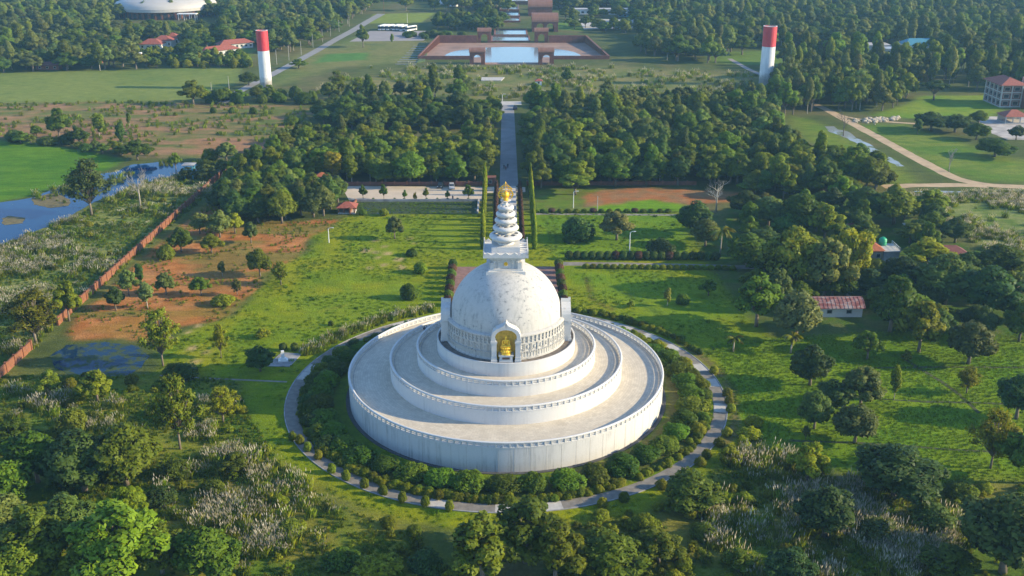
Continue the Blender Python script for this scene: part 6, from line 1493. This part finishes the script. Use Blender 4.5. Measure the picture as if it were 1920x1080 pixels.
# far buildings
def flat_building(lab, px, py, sx, sy, h, wallm, roofm, n=6, name='flat_roof_building', rz=0):
    a, b = W(px, py); t = thing(name, lab, 'building', (a, b + sy / 2, 0), rz); MB().box(-sx / 2, sx / 2, -sy / 2, sy / 2, 0, h).build('wall', wallm, t)
    MB().box(-sx / 2 - .5, sx / 2 + .5, -sy / 2 - .5, sy / 2 + .5, h, h + .5).build('roof', roofm, t)
    for i in range(n): window(t, -sx / 2 + sx * (i + .5) / n, -sy / 2, h * .3, sx / n * .45, h * .35)
    return t
flat_building('long low white building with thin flat roof beyond the far yard', 1138, 27, 50, 8, 3.5, M_PAINTW, M_ROOFW, 12); flat_building('small blue fronted kiosk on the far pale yard', 1172, 32, 11, 6, 2.6, M_BLUE, M_ROOFW, 3, 'kiosk')
flat_building('white roofed low building left of the teal roof in the right forest', 1636, 96, 20, 10, 3.2, M_CONC, M_ROOFW, 7); flat_building('grey low building in front of the teal roof in the right forest', 1690, 101, 18, 8, 2.6, M_CONC, M_SILVER, 6)
a, b = W(1726, 99); tl = thing('teal_roof_hall', 'hall with broad teal sheet roof in the right forest', 'hall', (a, b + 5, 0)); MB().box(-9, 9, -6, 6, 0, 4.6).build('wall', M_PAINTW, tl); r_ = MB(); hip(r_, -9, 9, -6, 6, 4.6, 3.2, 1.0, 4); r_.build('roof', M_TEAL, tl)
def frame_tower(lab, px, py, w, h, tankr, colour, name='tank_tower', roof=False):
    a, b = W(px, py); t = thing(name, lab, 'tower', (a, b + w / 2, 0)); me = MB().boxr(0, 0, 0, .32, .32, h).mesh('leg', colour)
    for x in (-w / 2, w / 2):
        for y in (-w / 2, w / 2): obj('leg', me, t, (x, y, 0))
    for z in (h * .35, h * .7): MB().box(-w / 2, w / 2, -w / 2 - .1, -w / 2 + .1, z, z + .25).box(-w / 2, w / 2, w / 2 - .1, w / 2 + .1, z, z + .25).box(-w / 2 - .1, -w / 2 + .1, -w / 2, w / 2, z, z + .25).box(w / 2 - .1, w / 2 + .1, -w / 2, w / 2, z, z + .25).build('cross_beam', colour, t)
    MB().box(-w / 2 - .4, w / 2 + .4, -w / 2 - .4, w / 2 + .4, h, h + .25).build('platform', M_CONCD, t)
    if tankr: MB().lathe([(0, h + .25), (tankr, h + .25), (tankr, h + 2.2), (tankr * .5, h + 2.7), (0, h + 2.8)], 18).build('tank', M_GLASS, t)
    if roof: r = MB(); hip(r, -w / 2, w / 2, -w / 2, w / 2, h + .25, .25, .7); r.build('roof', M_CONCD, t)
frame_tower('concrete tower with dark tank beside the teal roof in the right forest', 1748, 88, 4, 9, 1.6, M_CONC); frame_tower('blue stilt hut with flat roof at the bank of the river', 355, 336, 2.6, 4.6, 0, M_BLUE, 'stilt_hut', True)
for px, py, r, lab in ((842, 9, 3.2, 'left white dome tank at the top centre'), (851, 12, 3.4, 'right white dome tank at the top centre'), (829, 8, 2.2, 'small white dome tank left of the pair at the top centre')):
    a, b = W(px, py); t = thing('dome_tank', lab, 'tank', (a, b, 0)); MB().lathe([(r, 0), (r, r * .6)] + [(r * math.cos(q), r * .6 + r * math.sin(q)) for q in np.linspace(.1, 1.5, 6)], 20).build('shell', M_PAINTW, t, True); MB().lathe([(r + .3, 0), (r + .3, .5)], 20).build('base_ring', M_CONC, t)
a, b = W(976, 8); pv = thing('far_pavilion', 'low red and white pavilion at the head of the long canal', 'pavilion', (a, b, 0)); MB().box(-10, 10, -3, 3, 0, 3).build('wall', M_BRICKO, pv); MB().box(-12, 12, -4, 4, 3, 3.6).build('roof', M_PAINTW, pv); MB().box(-4, 4, -3, 3, 3.6, 6).build('upper_wall', M_BRICKO, pv)
def big_building():
    a, b = W(1874, 201); t = thing('brick_building', 'three-storey brick and concrete building with red hip roof at the right edge', 'building', (a, b, 0))
    MB().box(0, 9, 0, 16, 0, 9.6).build('wall', M_BRICK, t)
    me = MB()
    for x in (0, 4.4, 8.8): me.box(x - .25, x + .25, -.35, .2, 0, 9.6)
    for z in (0, 3.1, 6.2, 9.3): me.box(-.3, 9.2, -.4, .2, z, z + .45)
    me.build('concrete_frame', M_CONC, t)
    me = MB()
    for y in (4, 8, 12, 16): me.box(-.35, .1, y - .25, y + .25, 0, 9.6)
    for z in (0, 3.1, 6.2, 9.3): me.box(-.4, .1, 0, 16, z, z + .45)
    me.build('concrete_frame', M_CONC, t)
    for z in (1.0, 4.1, 7.2):
        for x in (2.2, 6.6): window(t, x, 0, z, 2.2, 1.5, pane=M_DARK)
        for y in (2, 6, 10, 14): window(t, 0, y, z, 2.0, 1.5, 'x', pane=M_DARK)
    r = MB(); hip(r, -.5, 10, -.5, 16.5, 9.8, 2.6, 1.0); r.build('roof', M_TILE, t)
    MB().box(9.02, 26, -5, 10, 0, 8.0).build('wing_wall', M_BRICK, t); MB().box(8.9, 26.5, -5.6, 10.2, 8.0, 8.5).build('wing_roof', M_CONC, t)
    me = MB()
    for x in (9.2, 13, 17, 21, 25): me.box(x - .25, x + .25, -5.4, -4.9, 0, 8)
    me.build('concrete_frame', M_CONC, t)
    for z in (1.2, 4.8):
        for x in (11, 15, 19, 23): window(t, x, -5.02, z, 2.0, 1.8, pane=M_DARK)
    MB().box(12, 17, 3, 8, 8.5, 12).build('stair_tower', simple('peach_wall', (.5, .33, .24)), t)
big_building()

# ------------------------------------------------------------------ vehicles
def car(px, py, rz, paint, lab, name='parked_car'):
    a, b = W(px, py); t = thing(name, lab, 'car', (a, b, .02), rz)
    def ex(pts, y0, y1, n, m, taper=0.0): 
        q = MB(); q.extrude(pts, lambda x, z: (x, y0 + taper * (z > .95), z), lambda x, z: (x, y1 - taper * (z > .95), z)); return q.build(n, m, t)
    ex([(-2.1, .35), (2.1, .35), (2.15, .7), (1.9, .88), (1.0, .98), (-1.75, 1.02), (-2.1, .85)], -.86, .86, 'body', paint)
    ex([(1.0, .985), (.35, 1.48), (-1.35, 1.52), (-1.8, 1.02)], -.82, .82, 'window_glass', M_GLASS, .1)
    ex([(.32, 1.48), (-1.3, 1.52), (-1.3, 1.60), (.25, 1.55)], -.70, .70, 'roof', paint)
    wm = MB().tube([(0, -.11, 0), (0, .11, 0)], .33, 14).mesh('wheel', M_TYRE)
    for x in (-1.3, 1.35):
        for y in (-.82, .82): o = obj('wheel', wm, t, (x, y, .33))
    hm = MB().box(2.08, 2.16, -.15, .15, .6, .75).mesh('headlight', M_PAINTW)
    for y in (-.6, .6): obj('headlight', hm, t, (0, y, 0))
car(847, 353, -1.5, M_SILVER, 'silver white car parked under the trees on the pale plaza')
car(826, 351, -1.7, M_GLASS, 'dark car in the tree shade left of the silver car')
car(966, 205, 1.57, M_NAVY, 'dark car near the far end of the straight road')
def coach(px, py, rz, lab):
    a, b = W(px, py); t = thing('coach', lab, 'bus', (a, b, .02), rz); MB().box(-5, 5, -.95, .95, .45, 3.2).build('body', M_PAINTW, t); MB().box(-4.6, 5.03, -.98, .98, 1.3, 2.8).build('window_band', M_GLASS, t)
    MB().box(-4.8, 4.8, -.85, .85, 3.2, 3.4).build('roof', M_PAINTW, t); wm = MB().tube([(0, -.15, 0), (0, .15, 0)], .48, 12).mesh('wheel', M_TYRE)
    for x in (-3, 3.2):
        for y in (-.88, .88): obj('wheel', wm, t, (x, y, .48))
for i, (px, py) in enumerate(((717, 56), (724, 56), (732, 56), (743, 56), (750, 56), (757, 57), (771, 58))):
    coach(px, py, -1.9 if i < 6 else -2.2, ('white coach, %s from the left in the row in the far parking ground' % ('first', 'second', 'third', 'fourth', 'fifth', 'sixth', 'last')[i]) if i < 6 else 'rightmost white coach, parked apart in the far parking ground')

# ------------------------------------------------------------------ poles
def pole(px, py, h, lab, arm=True, mat=M_PAINTW, name='lamp_post', group=None):
    a, b = W(px, py); t = thing(name, lab, 'pole', (a, b, 0), 0, group); MB().tube([(0, 0, 0), (0, 0, h)], [.13, .09], 6).build('post', mat, t)
    if arm: MB().tube([(0, 0, h), (.5, 0, h + .25), (1.1, 0, h + .3)], .06, 5).build('arm', mat, t); MB().box(.9, 1.5, -.12, .12, h + .2, h + .32).build('lamp_head', mat, t)
pole(617, 455, 4, 'thin pale lamp post at the edge of the brown plot on the left lawn'); pole(1075, 390, 5.0, 'white lamp post beside the brown patch right of the spire')
pole(942, 203, 6, 'thin lamp post at the far end of the straight road'); pole(398, 183, 7, 'pale electricity pole in front of the far left field', False, M_CONC, 'electricity_pole'); pole(430, 170, 7, 'second electricity pole nearer the left striped tower', False, M_CONC, 'electricity_pole')
pole(1180, 478, 6.2, 'very thin lamp post on the lawn right of the spire'); pole(1120, 395, 4.5, 'small grey pole beside the column trees on the right', False, M_CONC, 'grey_pole')
for i, (px, py) in enumerate(((519, 121), (542, 113), (565, 103), (587, 89), (605, 79), (620, 68), (636, 60), (655, 50))): pole(px, py, 8, 'tall lamp post, %s from the near end of the long side road' % ORD[i], False, M_CONC, 'road_lamp', 'lamp posts along the side road')
pole(720, 24, 12, 'tall mast at the far end of the side road', False, M_BRICKO, 'mast')
pole(764, 43, 7, 'white floodlight pole above the coach park', False)
for px, py in ((1610, 520), (1625, 268)): pass

# ------------------------------------------------------------------ people
def person(x, y, z, rz, lab, top, legs, stride=.2, h=1.68):
    t = thing('person', lab, 'person', (x, y, z), rz); k = h / 1.75; t.scale = (k, k, k)
    b = MB()
    for s in (-1, 1):
        b.tube([(s * .10, 0, .92), (s * .11, s * stride * .5, .50), (s * .11, s * stride, .07)], [.09, .065, .045], 8); b.tube([(s * .11, s * stride, .05), (s * .12, s * stride + .2, .035)], [.05, .035], 6)
        b.tube([(s * .19, 0, 1.42), (s * .25, -s * .05, 1.14), (s * .24, -s * .12 + .05, .90)], [.055, .042, .032], 8)
        for f in range(4): b.tube([(s * .24, -s * .12 + .03 + f * .02, .88), (s * .235, -s * .12 + .05 + f * .02, .79)], .010, 4)
        b.tube([(s * .23, -s * .12 + .06, .88), (s * .21, -s * .12 + .11, .83)], .011, 4)
    b.ball((0, 0, 1.15), (.16, .11, .30), 12, 8); b.tube([(0, 0, 1.42), (0, .01, 1.56)], .05, 8); b.ball((0, .01, 1.64), (.078, .095, .115), 12, 10); b.ball((0, .11, 1.62), (.014, .02, .022), 6, 4)
    for s in (-1, 1): b.ball((s * .08, 0, 1.63), (.012, .02, .03), 6, 4)
    o = b.build('body', M_SKIN, t, True); remesh(o, .022)
    c = MB(); c.lathe([(.135, .88), (.165, .95), (.165, 1.2), (.19, 1.38), (.14, 1.47), (.06, 1.50)], 14)
    for s in (-1, 1): c.tube([(s * .18, 0, 1.42), (s * .25, -s * .05, 1.15)], [.075, .06], 8)
    c.build('shirt', top, t, True)
    c = MB()
    for s in (-1, 1): c.tube([(s * .09, 0, .96), (s * .115, s * stride * .5, .50), (s * .115, s * stride, .12)], [.12, .085, .07], 8)
    c.build('trousers', legs, t, True)
    c = MB(); c.ball((0, -.015, 1.685), (.088, .10, .095), 12, 8); c.build('hair', M_HAIR, t, True)
def deckxy(px, py, z): return W(px, py, z)
x, y = deckxy(796, 626, 7.3); person(x, y, 7.3, .4, 'left of two people strolling on the middle terrace, in dark clothes', M_NAVY, M_NAVY, .16)
x, y = deckxy(800.5, 625, 7.3); person(x, y, 7.3, .2, 'right of two people strolling on the middle terrace, in a pale blue top', M_LIGHTC, M_NAVY, .12)
x, y = W(945, 317); person(x, y, .02, 3.0, 'left of three people walking on the straight road, in dark clothes', M_NAVY, M_HAIR, .2)
x, y = W(948.5, 318.5); person(x, y, .02, 3.2, 'middle person on the straight road, smaller and in maroon', M_REDC, M_REDC, .15, 1.45)
x, y = W(952, 315); person(x, y, .02, 3.1, 'right of three people walking on the straight road, in dark trousers', M_GLASS, M_NAVY, .2)
x, y = W(849, 376); person(x, y, .02, .0, 'person in navy standing between two young trees at the lotus pond', M_NAVY, M_NAVY, .05)
# stones and rubble by the dirt road
def rubble():
    R = random.Random(4); m = MB()
    for k in range(90):
        x, y = W(R.gauss(1640, 18), R.gauss(226, 2.2)); s = R.uniform(.3, 1.1); m.ball((x, y, s * .3), (s, s * R.uniform(.6, 1), s * .6), 6, 5)
    for k in range(25):
        x, y = W(R.gauss(1676, 5), R.gauss(223, 1)); s = R.uniform(.4, 1.1); m.ball((x, y, s * .3), (s, s, s * .6), 6, 5)
    tag(m.build('rubble', simple('pale_rubble', (.45, .38, .28), .9, .3)), kind='stuff')
rubble()

# ------------------------------------------------------------------ the air
def haze():
    o = MB().box(-1500, 1500, -430, 2400, -1.0, CAM_H + 6).build('haze', None_mat())
    o['kind'] = 'stuff'
def None_mat():
    m = bpy.data.materials.new('haze'); m.use_nodes = True; nt = m.node_tree; nt.nodes.remove(nt.nodes['Principled BSDF'])
    v = nt.nodes.new('ShaderNodeVolumePrincipled'); v.inputs['Density'].default_value = HAZE_D; v.inputs['Color'].default_value = HAZE_C; v.inputs['Anisotropy'].default_value = 0.15
    nt.links.new(v.outputs[0], nt.nodes['Material Output'].inputs['Volume']); return m
HAZE_D, HAZE_C = 0.00015, (0.34, 0.68, 1.0, 1)
haze()
